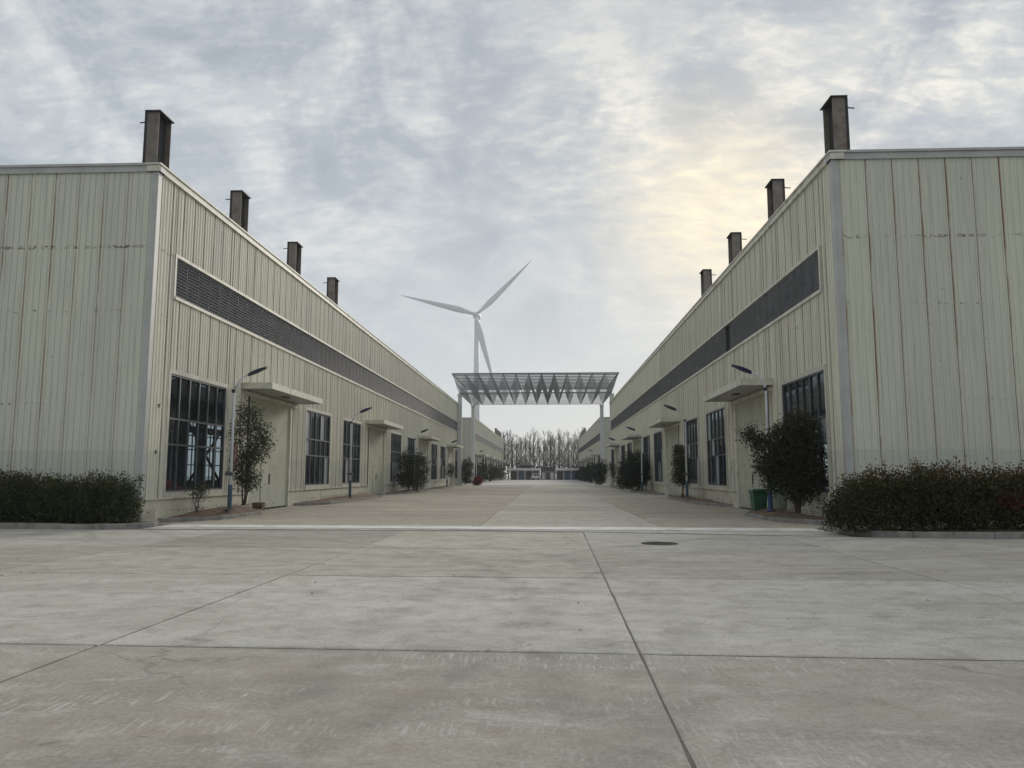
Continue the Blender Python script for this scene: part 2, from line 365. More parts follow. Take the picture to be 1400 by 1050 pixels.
# ------------------------------------------------------------------ mesh helpers
def tag(o, label=None, cat=None, group=None, kind=None):
    if label: o['label'] = label
    if cat: o['category'] = cat
    if group: o['group'] = group
    if kind: o['kind'] = kind
    return o
def link(name, me, parent=None, loc=None, rz=0):
    o = bpy.data.objects.new(name, me); C.objects.link(o)
    if parent: o.parent = parent; 
    if loc is not None: o.location = loc
    if rz: o.rotation_euler = (0, 0, rz)
    return o
def world_to(parent):
    """inverse of the parents' placement, so parts can be given in world coordinates"""
    m = Matrix.Identity(4); p = parent
    while p:
        m = Matrix.LocRotScale(p.location, p.rotation_euler, p.scale) @ m; p = p.parent
    return m.inverted()
class MB:
    def __init__(s, tf=None): s.v = []; s.f = []; s.mi = []; s.cur = 0; s.tf = tf
    def pt(s, p): s.v.append(s.tf(*p) if s.tf else tuple(p)); return len(s.v)-1
    def face(s, pts): s.f.append([s.pt(p) for p in pts]); s.mi.append(s.cur)
    def box(s, a0, a1, b0, b1, c0, c1):
        i = [s.pt((x, y, z)) for x in (a0, a1) for y in (b0, b1) for z in (c0, c1)]
        for q in ((0, 1, 3, 2), (4, 6, 7, 5), (0, 4, 5, 1), (2, 3, 7, 6), (0, 2, 6, 4), (1, 5, 7, 3)):
            s.f.append([i[k] for k in q]); s.mi.append(s.cur)
        return s
    def bar(s, p, q, w, h=None, up=(0, 0, 1)):
        h = h or w
        p, q = Vector(p), Vector(q); d = (q-p).normalized(); u = Vector(up)
        if abs(d.dot(u)) > .98: u = Vector((0, 1, 0))
        a = d.cross(u).normalized()*w/2; b = a.cross(d).normalized()*h/2
        i = [s.pt(x) for x in (p-a-b, p+a-b, p+a+b, p-a+b, q-a-b, q+a-b, q+a+b, q-a+b)]
        for k in ((3, 2, 1, 0), (4, 5, 6, 7), (0, 1, 5, 4), (1, 2, 6, 5), (2, 3, 7, 6), (3, 0, 4, 7)):
            s.f.append([i[j] for j in k]); s.mi.append(s.cur)
        return s
    def tube(s, pts, rads, n=8, cap=True):
        pts = [Vector(p) for p in pts]; rings = []
        ref = Vector((0, 0, 1))
        for k, p in enumerate(pts):
            d = (pts[min(k+1, len(pts)-1)]-pts[max(k-1, 0)]).normalized()
            u = ref if abs(d.dot(ref)) < .95 else Vector((1, 0, 0))
            a = d.cross(u).normalized(); b = a.cross(d)
            rings.append([s.pt(p+(a*math.cos(t)+b*math.sin(t))*rads[k]) for t in [2*math.pi*j/n for j in range(n)]])
        for k in range(len(rings)-1):
            for j in range(n):
                s.f.append([rings[k][j], rings[k][(j+1) % n], rings[k+1][(j+1) % n], rings[k+1][j]]); s.mi.append(s.cur)
        if cap:
            s.f.append(rings[0][::-1]); s.mi.append(s.cur); s.f.append(rings[-1][:]); s.mi.append(s.cur)
        return s
    def mesh(s, name, mats, smooth=False):
        me = bpy.data.meshes.new(name); me.from_pydata(s.v, [], s.f)
        mats = mats if isinstance(mats, (list, tuple)) else [mats]
        for m in mats: me.materials.append(m)
        if len(mats) > 1: me.polygons.foreach_set('material_index', s.mi)
        bm = bmesh.new(); bm.from_mesh(me); bmesh.ops.recalc_face_normals(bm, faces=bm.faces); bm.to_mesh(me); bm.free()
        if smooth: me.polygons.foreach_set('use_smooth', [True]*len(me.polygons))
        me.update(); return me
    def build(s, name, mats, parent=None, smooth=False, local=False, **k):
        """vertices are in world coordinates unless local"""
        me = s.mesh(name, mats, smooth)
        if parent and not local: me.transform(world_to(parent))
        o = link(name, me, parent)
        return tag(o, **k)
def empty(name, loc, rz=0, **k):
    o = bpy.data.objects.new(name, None); C.objects.link(o); o.location = loc; o.rotation_euler = (0, 0, rz); o.empty_display_size = .3
    return tag(o, **k)
def copy_tree(o, parent=None):
    c = o.copy(); C.objects.link(c)
    if parent: c.parent = parent
    for ch in list(o.children): copy_tree(ch, c)
    return c

# ------------------------------------------------------------------ ground
XL, XR, YF, ZR = -13.0, 9.3, 24.35, 12.0
BAYL, BAYR = 7.6, 7.3
ENDL, ENDR = YF+12*BAYL, YF+12*BAYR

g = MB(); g.face([(-440, -40, -.011), (440, -40, -.011), (440, 640, -.011), (-440, 640, -.011)])
tag(g.build('ground', M['ground']), kind='structure')
g = MB(); g.face([(-440, 113.2, -.004), (440, 113.2, -.004), (440, 640, -.004), (-440, 640, -.004)])
tag(g.build('far_yard', M['far_ground']), kind='structure')

road = empty('concrete_pavement', (0, 0, 0), kind='structure')
slabs = 0
def slab(q, mat, nseg=10, chip=.005, gap=.008, z=0., cross=.004):
    """q: four corners (x,y) counter-clockwise; edges wander a little and the rim is rounded"""
    global slabs; slabs += 1
    cx = sum(p[0] for p in q)/4; cy = sum(p[1] for p in q)/4
    ring = []
    for k in range(4):
        a, b = Vector(q[k]), Vector(q[(k+1) % 4]); d = (b-a).normalized(); nrm = Vector((-d.y, d.x))
        for j in range(nseg):
            t = j/nseg; p = a.lerp(b, t) + nrm*(gap + (cross*(1+.5*b.y/8) if k in (0, 2) else 0) + (abs(random.gauss(0, chip)) if j else chip))
            if j == 0: p = p + d*(gap+chip)
            ring.append((p.x-cx, p.y-cy))
    n = len(ring); tilt = (random.uniform(-.0006, .0006), random.uniform(-.0006, .0006)); dz = random.uniform(-.003, .003)+z
    m = MB()
    def lvl(x, y, o): return (x, y, tilt[0]*x+tilt[1]*y+dz+o)
    inner = [(x*(1-.02/max(.5, math.hypot(x, y))), y*(1-.02/max(.5, math.hypot(x, y)))) for x, y in ring]
    top = [m.pt(lvl(*p, 0)) for p in inner]; rim = [m.pt(lvl(*p, -.008)) for p in ring]; bot = [m.pt(lvl(*p, -.05)) for p in ring]
    for a, b in ((bot, rim), (rim, top)):
        for j in range(n): m.f.append([a[j], a[(j+1) % n], b[(j+1) % n], b[j]]); m.mi.append(0)
    m.f.append(top); m.mi.append(0)
    me = m.mesh('slab', mat); o = link('slab', me, road, (cx, cy, 0)); return o
# forecourt: crosswise joints (skewed 1.7 degrees), lengthwise joints
def crossy(k, x):
    base = {0: -3.0, 1: 2.1, 2: 7.20, 3: 12.28, 4: 16.85}[k] if k < 5 else None
    if k < 5: return base - .027*x
    pts = [(-60, 22.3), (-12.2, 22.3), (-1, 22.15), (7.3, 20.5), (9.2, 19.95), (60, 19.9)]
    for (x0, y0), (x1, y1) in zip(pts, pts[1:]):
        if x0 <= x <= x1: return y0+(y1-y0)*(x-x0)/(x1-x0)
def longx(k, y): return .87+5.07*k + .012*(y-10)
for r in range(5):
    for k in range(-9, 9):
        if r == 0 and abs(k) > 3: continue
        c = []
        for (dk, dr) in ((0, 0), (1, 0), (1, 1), (0, 1)):
            x = longx(k+dk, 10); y = crossy(r+dr, x); x = longx(k+dk, y); c.append((x, y))
        w = (r == 1) or r in (3,) or (r == 0) or (r == 4 and k in (-2, -1))
        slab(c, M['slab_warm' if w else ('slab_pale' if r == 2 else 'slab')], nseg=16, cross=.011)
# strip in front of the alley, then the pale ribbon
def ribbon_y(x, far): return 24.0 - .068*x*.75 - (.0 if far else 1.25)
xs = [XL-3, -9, -2.0, 3.2, 8.2, 14]
xs = [-12.0, -7.0, -2.0, 3.2, 7.9]
for a, b in zip(xs, xs[1:]):
    slab([(a, crossy(5, a)+.34), (b, crossy(5, b)+.34), (b, ribbon_y(b, False)), (a, ribbon_y(a, False))], M['slab'], 10)
m = MB()
for a, b in zip(xs, xs[1:]): m.face([(a, ribbon_y(a, 0)+.02, .004), (b, ribbon_y(b, 0)+.02, .004), (b, ribbon_y(b, 1)-.02, .004), (a, ribbon_y(a, 1)-.02, .004)])
m.build('pale_strip', M['strip'], road)
# alley slabs
ax = [XL, -7.1, -2.1, 3.5, XR]
y = 24.0; row = 0
while y < 112:
    y2 = y+5.0
    for j, (a, b) in enumerate(zip(ax, ax[1:])):
        ya = ribbon_y(a, 1) if row == 0 else y; yb = ribbon_y(b, 1) if row == 0 else y
        slab([(a, ya), (b, yb), (b, y2), (a, y2)], M['slab_alley' if (j in (0, 1) or (j == 3 and row < 6)) else 'slab_warm'], 6 if y < 60 else 3)
    y = y2 if row else 29.0; row += 1
    if row == 1: y = y2
m = MB(); m.box(-8.6, 7.6, 113.4, 114.6, -.03, .03); m.build('kerb_strip', M['strip'], road)

def manhole():
    m = MB(); r = .37; cx, cy = 2.62, 18.3
    n = 28
    def ring(rr, z): return [(cx+rr*math.cos(2*math.pi*i/n), cy+rr*math.sin(2*math.pi*i/n), z) for i in range(n)]
    for (r0, z0), (r1, z1) in zip([(.43, .004), (.42, .012), (.385, .012), (.38, .004)], [(.42, .012), (.385, .012), (.38, .004), (.36, .010)]):
        A, B = ring(r0, z0), ring(r1, z1)
        for i in range(n): m.face([A[i], A[(i+1) % n], B[(i+1) % n], B[i]])
    m.face(ring(.36, .010))
    root = empty('manhole_cover', (cx, cy, 0), label='round dark iron manhole cover set in the concrete yard right of centre', cat='manhole cover')
    m.build('frame', M['iron'], root)
    t = MB()
    for i in range(-3, 4):
        for j in range(-3, 4):
            if i*i+j*j < 10: t.box(cx+i*.09-.03, cx+i*.09+.03, cy+j*.09-.02, cy+j*.09+.02, .0102, .016)
    t.build('tread_pattern', M['iron'], root, kind='stuff')
manhole()
# ------------------------------------------------------------------ halls
PW = .84
_pc = {}
def panel_mesh(w, h, mat, depth=.022):
    key = (round(w, 3), round(h, 3), mat.name)
    if key in _pc: return _pc[key]
    prof = [(0, -.018), (.014, -.018), (.014, .006)]
    for k in range(4):
        c = .105+.21*k
        prof += [(c-.038, 0.004), (c-.020, depth), (c+.020, depth), (c+.038, .004)]
    prof += [(PW-.004, .004)]
    if w < PW-.01:
        out = []
        for (a, b), (c, d) in zip(prof, prof[1:]):
            out.append((a, b))
            if c > w:
                t = (w-a)/(c-a) if c > a else 0; out.append((w, b+(d-b)*t)); break
        prof = out
    prof = [(max(0, min(w, a)), b) for a, b in prof] + [(w, 0.0), (w+.001, -.019)]
    m = MB()
    for (a, b), (c, d) in zip(prof, prof[1:]): m.face([(a, -b, 0), (c, -d, 0), (c, -d, h), (a, -b, h)])
    me = bpy.data.meshes.new('cladding_panel'); me.from_pydata(m.v, [], m.f); me.materials.append(mat); _pc[key] = me
    return me
class Wall:
    """a: distance along the wall, o: distance out of it, z: up"""
    def __init__(s, kind, X=None, Y=None, parent=None, mat=None):
        s.kind = kind; s.X = X; s.Y = Y; s.parent = parent; s.mat = mat; s.n = 0; s.rest = MB()
    def P(s, a, o, z):
        if s.kind == 'L': return (s.X+o, a, z)
        if s.kind == 'R': return (s.X-o, a, z)
        return (a, s.Y-o, z)
    def mb(s): return MB(s.P)
    def panel(s, a0, a1, z0, z1, single=True):
        if a1-a0 < .05: return
        me = panel_mesh(a1-a0, z1-z0, s.mat)
        if s.kind == 'L': loc, rz = s.P(a0, 0, z0), R(90)
        elif s.kind == 'R': loc, rz = s.P(a1, 0, z0), R(-90)
        else: loc, rz = s.P(a0, 0, z0), 0
        if single:
            pl = s.parent.location
            link('cladding_panel', me, s.parent, (loc[0]-pl[0], loc[1]-pl[1], loc[2]-pl[2]), rz); s.n += 1
        else:
            c, sn = math.cos(rz), math.sin(rz); base = len(s.rest.v)
            for v in me.vertices: s.rest.v.append((loc[0]+v.co.x*c-v.co.y*sn, loc[1]+v.co.x*sn+v.co.y*c, loc[2]+v.co.z))
            for p in me.polygons: s.rest.f.append([base+i for i in p.vertices]); s.rest.mi.append(0)
    def finish(s):
        if s.rest.f:
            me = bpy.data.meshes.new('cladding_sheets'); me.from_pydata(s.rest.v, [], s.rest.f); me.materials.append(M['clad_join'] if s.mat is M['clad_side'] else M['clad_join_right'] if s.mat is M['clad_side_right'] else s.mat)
            me.transform(world_to(s.parent)); tag(link('cladding_sheets', me, s.parent), kind='stuff')

_wc = {}
def window(w, a0, a1, z0, z1, cols, dark_top=True, sill=True, seed=0):
    """frame (surround, mullions, transoms), then each pane its own child"""
    f = w.mb(); rr = random.Random(seed)
    # reveal and mullion grid
    rows = [z0, z0+(z1-z0)*.40, z0+(z1-z0)*.62, z1]
    f.box(a0, a0+.06, -.10, .01, z0, z1); f.box(a1-.06, a1, -.10, .01, z0, z1)
    f.box(a0+.06, a1-.06, -.10, .01, z0, z0+.06); f.box(a0+.06, a1-.06, -.10, .01, z1-.06, z1)
    cw = (a1-a0)/cols
    for i in range(1, cols): f.box(a0+i*cw-.035, a0+i*cw+.035, -.09, .0, z0+.06, z1-.06)
    for z in rows[1:3]:
        for i in range(cols):
            x0 = a0+i*cw+(.035 if i else .06); x1 = a0+(i+1)*cw-(.035 if i < cols-1 else .06)
            f.box(x0, x1, -.085, -.005, z-.035, z+.035)
    win = f.build('window', M['mullion'], w.parent)
    for i in range(cols):
        for k in range(3):
            x0 = a0+i*cw+.03; x1 = a0+(i+1)*cw-.03; g = w.mb(); g.box(x0, x1, -.062, -.054, rows[k]+.03, rows[k+1]-.03)
            mat = M['glass_dark'] if (k == 2 and dark_top) else M['glass']
            if not dark_top and rr.random() < .16: mat = M['glass_pale']
            elif not dark_top and rr.random() < .35: mat = M['glass_dark']
            g.build('pane', mat, win)
    s = w.mb()
    s.box(a0-.15, a0, -.1, .035, z0-.199, z1+.16); s.box(a1, a1+.15, -.1, .035, z0-.199, z1+.16)
    s.box(a0, a1, -.1, .035, z1, z1+.16); s.box(a0, a1, -.1, .06, z0-.199, z0)
    s.build('window_surround', M['surround'], w.parent)
    return win

def sliding_door(w, a0, a1, z1, wick_a=None, near=True):
    """two leaves a little behind the wall face"""
    mid = (a0+a1)/2; zb = .06
    for (x0, x1) in ((a0, mid-.012), (mid+.012, a1)):
        d = w.mb(); n = max(4, int((x1-x0)/.14)); st = (x1-x0)/n
        wz = 2.15
        for i in range(n):
            u0 = x0+i*st; u1 = u0+st*.72
            d.box(u0, u1, -.03, -.012, 1.12, z1)
            d.box(u1, u0+st, -.03, -.020, 1.12, z1)
        d.cur = 1; d.box(x0, x1, -.03, -.010, zb, 1.118)
        leaf = d.build('door_leaf', [M['door'], M['door_low']], w.parent)
    wa = wick_a if wick_a else mid-1.05
    q = w.mb(); q.box(wa, wa+.92, -.009, .010, .16, 2.12)
    wk = q.build('wicket_door', M['door_low'], w.parent)
    q = w.mb(); q.box(mid-.03, mid+.03, -.008, .035, 1.15, 1.62); q.box(mid-.05, mid+.05, -.008, .02, 1.3, 1.45); q.build('handle', M['steel_dark'], wk)
    q = w.mb()
    q.box(mid-.011, mid+.011, -.06, -.04, zb, z1); q.box(wa-.022, wa-.004, -.0085, -.006, .16, 2.14); q.box(wa-.022, wa+.92, -.0085, -.006, 2.125, 2.15)
    q.build('door_gap', M['seam_dark'], w.parent)
    t = w.mb(); t.box(a0-.9, a1+.9, -.02, .12, z1, z1+.16); t.box(a0-.16, a0, -.1, .06, 0, z1-.002); t.box(a1, a1+.16, -.1, .06, 0, z1-.002)
    t.build('door_rail', M['trim_cream'], w.parent)
    t = w.mb(); t.box(a0-.30, a0-.165, .0, .03, .82, z1-.01); t.build('door_edge_seal', M['seam_dark'], w.parent)
    t = w.mb(); t.box(a1+.165, a1+.24, .0, .03, .82, z1-.01); t.build('door_edge_seal', M['seam_dark'], w.parent)
def canopy(w, a0, a1, zt=5.5, out=1.32):
    c = w.mb(); c.box(a0, a1, .02, out, zt-.10, zt-.02)
    c.box(a0, a1, out, out+.03, zt-.27, zt); c.box(a0-.03, a0, .02, out+.03, zt-.27, zt); c.box(a1, a1+.03, .02, out+.03, zt-.27, zt)
    cn = c.build('door_canopy', M['trim_cream'], w.parent)
    s = w.mb(); s.box(a0+.002, a1-.002, .021, out-.002, zt-.25, zt-.235); s.build('canopy_soffit', M['trim_grey'], cn)
    s = w.mb(); mid = (a0+a1)/2; s.box(mid-.25, mid+.25, .5, .8, zt-.30, zt-.2505); s.build('canopy_light', M['lamp_grey'], cn)

_lc = {}
def louvre(w, a0, a1, z0, z1, gap=None):
    """blades in cassettes, pale frame round the strip"""
    t = w.mb(); t.box(a0-.11, a0, -.05, .05, z0-.11, z1+.11); t.box(a1, a1+.11, -.05, .05, z0-.11, z1+.11)
    t.box(a0, a1, -.05, .05, z1, z1+.11); t.box(a0, a1, -.05, .07, z0-.11, z0)
    strip = t.build('louvre_frame', M['trim_cream'], w.parent)
    b = w.mb(); b.box(a0, a1, -.20, -.17, z0, z1); b.build('louvre_backing', M['louvre_dark'], strip)
    n = int(round((a1-a0)/.93)); st = (a1-a0)/n; key = (w.kind, round(st, 4))
    inv = strip.parent.location
    for i in range(n):
        u = a0+i*st
        if gap and gap[0] <= u < gap[1]: continue
        if i == 0 or key not in _lc:
            m = MB()
            for k in range(12):
                zc = (k+.5)*(z1-z0)/12
                m.bar((.02, -.0, zc), (st-.02, -.0, zc), .014, .082, up=(0, -.82, .57))
            m.cur = 1; m.box(0, .014, -.01, .02, 0, z1-z0)
            me = m.mesh('louvre_panel', [M['louvre'], M['trim_grey'] if False else M['mullion']])
            _lc[key] = me
        me = _lc[key]
        if w.kind == 'L': loc, rz = w.P(u, -.03, z0), R(90)
        else: loc, rz = w.P(u+st, -.03, z0), R(-90)
        if u < 75:
            link('louvre_panel', me, strip, (loc[0]-inv[0], loc[1]-inv[1], loc[2]-inv[2]), rz)
        else:
            link('louvre_panel', me, strip, (loc[0]-inv[0], loc[1]-inv[1], loc[2]-inv[2]), rz)

def steel_column(parent, cx, cy, z0, z1, side, far=False):
    """wide built-up column: street-side and end flanges, web, cap plate and a rod"""
    s = 1 if side == 'L' else -1; w2 = .205; D = .86; y0 = cy; y1 = cy+D
    m = MB(); m.box(cx-w2, cx+w2, y0, y0+.03, z0, z1); m.box(cx-w2, cx+w2, y1-.03, y1, z0, z1)
    m.cur = 1; m.box(cx-.02, cx+.02, y0+.03, y1-.03, z0, z1)  # near-black web: the shade between the flanges is put into its colour
    m.box(cx-s*(w2+.004), cx-s*(w2+.085), y0-.015, y0+.02, z0, z1) if s > 0 else m.box(cx+w2+.004, cx+w2+.085, y0-.015, y0+.02, z0, z1)
    col = m.build('steel_column', [M['steel'], M['steel_dark']], parent)
    c = MB(); c.box(cx-w2-.07, cx+w2+.07, y0-.07, y1+.07, z1, z1+.04); c.build('cap_plate', M['steel_dark'], col)
    if not far:
        r = MB(); r.tube([(cx-s*.15, y0+.3, z1-.2), (cx-s*.62, y0+.3, z1-.24)], [.022, .022], 6); r.build('rod', M['steel_dark'], col)

def hall(name, side, X, y0, nb, bay, label, near=True, width=27., gap=None, col_ids=(0, 1, 2, 3)):
    s = 1 if side == 'L' else -1                                  # outward direction of the street wall
    y1 = y0+nb*bay
    root = empty(name, (X, y0, 0), label=label, cat='factory hall')
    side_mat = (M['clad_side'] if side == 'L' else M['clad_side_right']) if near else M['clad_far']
    w = Wall(side, X=X, parent=root, mat=side_mat)
    zt = ZR-.28
    win_hw = 2.32
    wins, doors = [], []
    for i in range(nb):
        c = y0+i*bay+bay/2+.05
        if i == 0: c = 28.2 if near else c
        (doors if i % 3 == 1 else wins).append((i, c))
    opens = [(c-win_hw-.15, c+win_hw+.15, 'w') for i, c in wins] + [(c-2.75, c+2.75, 'd') for i, c in doors]
    if near: opens = [(c-win_hw-.15, c+win_hw+.15, 'w') for i, c in wins] + [(c-2.75, c+2.75, 'd') for i, c in doors]
    opens.sort()
    lz0, lz1 = 7.80, 9.20; la0 = y0+1.5 if near else y0+1.0; la1 = y1-1.0
    trimw = .19
    # panels
    a = y0+trimw; k = 0
    lim = 62 if near else -1
    while a < y1-.05:
        b = min(a+PW, y1-.05)
        single = near and a < lim
        top0 = lz1+.11 if (a+.05 > la0-.11 and b-.05 < la1+.11) else None
        # split at louvre ends too
        cuts = sorted({a, b, *[x for o in opens for x in o[:2] if a < x < b], *[x for x in (la0-.11, la1+.11) if a < x < b]})
        for u0, u1 in zip(cuts, cuts[1:]):
            if u1-u0 < .02: continue
            mid = (u0+u1)/2
            op = next((o for o in opens if o[0] < mid < o[1]), None)
            zb = .80
            if op: zb = 5.24 if op[2] == 'w' else 5.14
            if la0-.11 < mid < la1+.11:
                w.panel(u0, u1, zb, lz0-.11, single); w.panel(u0, u1, lz1+.11, zt, single)
            else: w.panel(u0, u1, zb, zt, single)
        a = b
    w.finish()
    # below-sill sheet under windows
    m = w.mb()
    edges = [y0]+[x for (i, c) in doors for x in (c-2.75, c+2.75)]+[y1]
    for p, q in zip(edges[0::2], edges[1::2]):
        m.box(p, q, -.12, .05, -.04, .32); m.box(p, q, -.12, .035, .32, .76); m.box(p, q, -.12, .09, .76, .80)
    m.build('plinth', M['plinth'], root)
    m = w.mb()
    m.box(y0-.06, y0+trimw, 0, .035, .8, zt+.001); m.build('corner_flashing', M['trim_grey'], root)
    m = w.mb(); m.box(y1-.05, y1+.02, 0, .03, .8, zt)
    m.build('corner_flashing', M['trim_grey'], root)
    m = w.mb(); m.box(y0-.12, y1, -.35, .09, zt, ZR-.06); m.box(y0-.15, y1, -.40, .13, ZR-.06, ZR); m.build('roof_gutter', M['trim_cream'], root)
    louvre(w, la0, la1, lz0, lz1, gap) if near else None
    if not near:
        m = w.mb(); m.box(la0, la1, .0, .02, lz0, lz1); lf = m.build('louvre_strip', M['steel_dark'], root)
        m = w.mb(); m.box(la0, la1, .0, .06, lz1, lz1+.1); m.box(la0, la1, .0, .06, lz0-.1, lz0); m.build('louvre_frame', M['trim_cream'], lf)
    for i, c in wins:
        cols = 6 if i == 0 else 5
        if near: window(w, c-win_hw, c+win_hw, 1.0, 5.08, cols, dark_top=(i == 0 and side == 'L'), seed=i+(0 if side == 'L' else 40))
        else:
            m = w.mb(); m.box(c-win_hw, c+win_hw, -.05, -.04, 1., 5.08); wn = m.build('window', M['glass_dark'], root)
            m = w.mb()
            for j in range(6): x = c-win_hw+j*win_hw*2/5; m.box(x-.05, x+.05, -.039, .02, 1., 5.08)
            m.build('mullion', M['mullion'], wn)
    for i, c in doors:
        if near: sliding_door(w, c-2.6, c+2.6, 5.0)
        else:
            m = w.mb(); m.box(c-2.6, c+2.6, -.03, -.01, .05, 5.); m.build('door_leaf', M['door'], root)
        canopy(w, c-3.7, c+3.7)
    # end wall towards the camera, back wall
    X2 = X-s*width; xa, xb = min(X, X2), max(X, X2)
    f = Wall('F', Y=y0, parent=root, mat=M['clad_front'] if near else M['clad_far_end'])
    m = MB()
    if s > 0:
        a = X-trimw; n = 0
        while a > X2:
            f.panel(a-PW, a, .80, zt, near and n < 14); a -= PW; n += 1
    else:
        a = X+trimw; n = 0
        while a < X2:
            f.panel(a, a+PW, .80, zt, near and n < 14); a += PW; n += 1
    f.finish()
    m = f.mb(); m.box(xa, xb, -.12, .05, -.04, .76); m.box(xa, xb, -.12, .09, .76, .80); m.build('plinth', M['plinth'], root)
    m = f.mb()
    c0, c1 = (X-trimw, X+.036) if s > 0 else (X-.036, X+trimw)
    m.box(c0, c1, .0, .04, .8, zt-.001); m.build('corner_flashing', M['trim_grey'], root)
    m = f.mb(); m.box(xa-.1, xb+.1, -.3, .07, zt, ZR-.07); m.box(xa-.12, xb+.12, -.35, .12, ZR-.07, ZR+.012); m.build('roof_fascia', M['trim_grey'], root)
    # roof, far end wall, back wall
    m = MB(); ridge = (xa+xb)/2
    for p, q in ((xa, ridge), (ridge, xb)):
        zp = ZR-.12 if p == xa else ZR+.3; zq = ZR+.3 if p == xa else ZR-.12
        m.face([(p, y0+.1, zp), (q, y0+.1, zq), (q, y1, zq), (p, y1, zp)])
    m.build('roof', M['roof'], root)
    m = MB(); m.box(xa+.05, xb-.05, y1-.15, y1-.06, 0, zt)
    m.build('far_end_wall', M['clad_far'], root)
    m = MB()
    bx0, bx1 = (X2, X2+.12) if s > 0 else (X2-.12, X2)
    if near:
        m.box(bx0, bx1, y0, y1, 0, .9); m.box(bx0, bx1, y0, y1, 7.4, zt)
        yb = y0+.5
        while yb < y1:
            m.box(bx0, bx1, yb, yb+1.5, .9, 7.4); yb += 6.2
        yb = y0+2
        while yb < y1: m.box(bx0, bx1, yb+.0, yb+.12, .9, 7.4); yb += 1.55
        for z in (2.6, 4.3, 5.9): m.box(bx0+.02, bx1-.02, y0, y1, z, z+.12)
    else: m.box(bx0, bx1, y0, y1, 0, zt)
    m.build('back_wall', M['interior_wall'], root)
    if near:
        m = MB(); m.box(xa+.2, xb-.2, y0+.2, y1-.2, -.10, .01); m.build('hall_floor', M['interior_floor'], root)
        # columns along both sides, crane girders, bracing: seen through the glass
        for i in range(nb+1):
            yy = y0+i*bay
            for cx in (X-s*.62, X-s*13.5, X2+s*.9):
                if i == nb: continue
                m = MB(); 
                if abs(cx-X) < 1: m.box(cx-.18, cx+.18, yy+.35, yy+.8, .01, 11.2)
                else: m.box(cx-.25, cx+.25, yy+.2, yy+.75, .01, 11.4)
                m.build('inner_column', M['interior_steel'], root)
        for cx in (X-s*.75, X-s*12.9, X-s*14.1, X2+s*1.5):
            m = MB(); m.box(cx-.18, cx+.18, y0+.4, y1-.4, 6.1, 6.8); m.build('crane_girder', M['interior_steel'], root)
        m = MB()
        for i in range(nb):
            if i % 2 == 0:
                a_, b_ = y0+i*bay+.6, y0+(i+1)*bay+.3; cx = X-s*13.5
                m.bar((cx, a_, .3), (cx, b_, 5.8), .14); m.bar((cx, b_, .3), (cx, a_, 5.8), .14)
        m.build('bracing', M['interior_steel'], root)
        m = MB()
        for i in range(nb+1): m.box(xa+.3, xb-.3, y0+i*bay+.4, y0+i*bay+.6, 10.9, 11.5)
        m.build('roof_beams', M['interior_steel'], root, kind='stuff')
    for i in col_ids:
        if near: steel_column(root, X-s*(.50 if i else .36), y0+i*bay*(.985)+.12, 11.4, 13.92, side)
        else: steel_column(root, X-s*.5, y0+i*bay, 11.4, 14., side, far=True)
    return root, w

hallL, wL = hall('factory_hall', 'L', XL, YF, 12, BAYL, 'near cream metal factory hall on the left, red sheet behind its first window')
hallR, wR = hall('factory_hall', 'R', XR, YF, 12, BAYR, 'near cream metal factory hall on the right, a dark gap in its louvre strip', gap=(38.0, 39.2))
hall('factory_hall', 'L', XL-.1, 141., 13, 7.4, 'second cream factory hall on the left, beyond the steel canopy', near=False, col_ids=(9, 10, 11, 12))
hall('factory_hall', 'R', 9.9, 141., 13, 7.4, 'second cream factory hall on the right, beyond the steel canopy', near=False, col_ids=(9, 10, 11, 12))
# small fittings on the walls
m = MB(wR.P); m.box(39.05, 39.35, .0, .14, 1.9, 2.35); tag(m.build('switch_box', M['trim_cream']), 'small cream switch box on the right hall wall beside its first sliding door', 'switch box')
for (yy, zz) in ((25.1, 3.9), (25.05, 2.35)):
    m = MB(wL.P); m.box(yy, yy+.07, .022, .07, zz, zz+.04); m.box(yy+.02, yy+.05, .022, .05, zz-.08, zz); m.build('wall_bracket', M['steel_dark'], hallL)

# draped red cover behind the first left window
def red_cover():
    m = MB(); n = 14; rows = 6
    g = []
    for i in range(n+1):
        col = []
        for j in range(rows+1):
            a = math.pi*j/rows; x = -14.2+.75*math.cos(a)*(1+.05*math.sin(i*1.7)); y = 26.4+3.1*i/n
            z = .01+(1.68-.62*(i/n)**1.5)*max(0., math.sin(a))**.6+.03*math.sin(i*2.1+j)*(0 < j < rows)
            col.append(m.pt((x, y, z)))
        g.append(col)
    for i in range(n):
        for j in range(rows): m.f.append([g[i][j], g[i+1][j], g[i+1][j+1], g[i][j+1]]); m.mi.append(0)
    m.f.append(g[0][:]); m.mi.append(0); m.f.append(g[-1][::-1]); m.mi.append(0)
    tag(m.build('dust_sheet', M['red'], smooth=True), 'faded red sheet draped over something low just inside the first left window', 'cover')
red_cover()

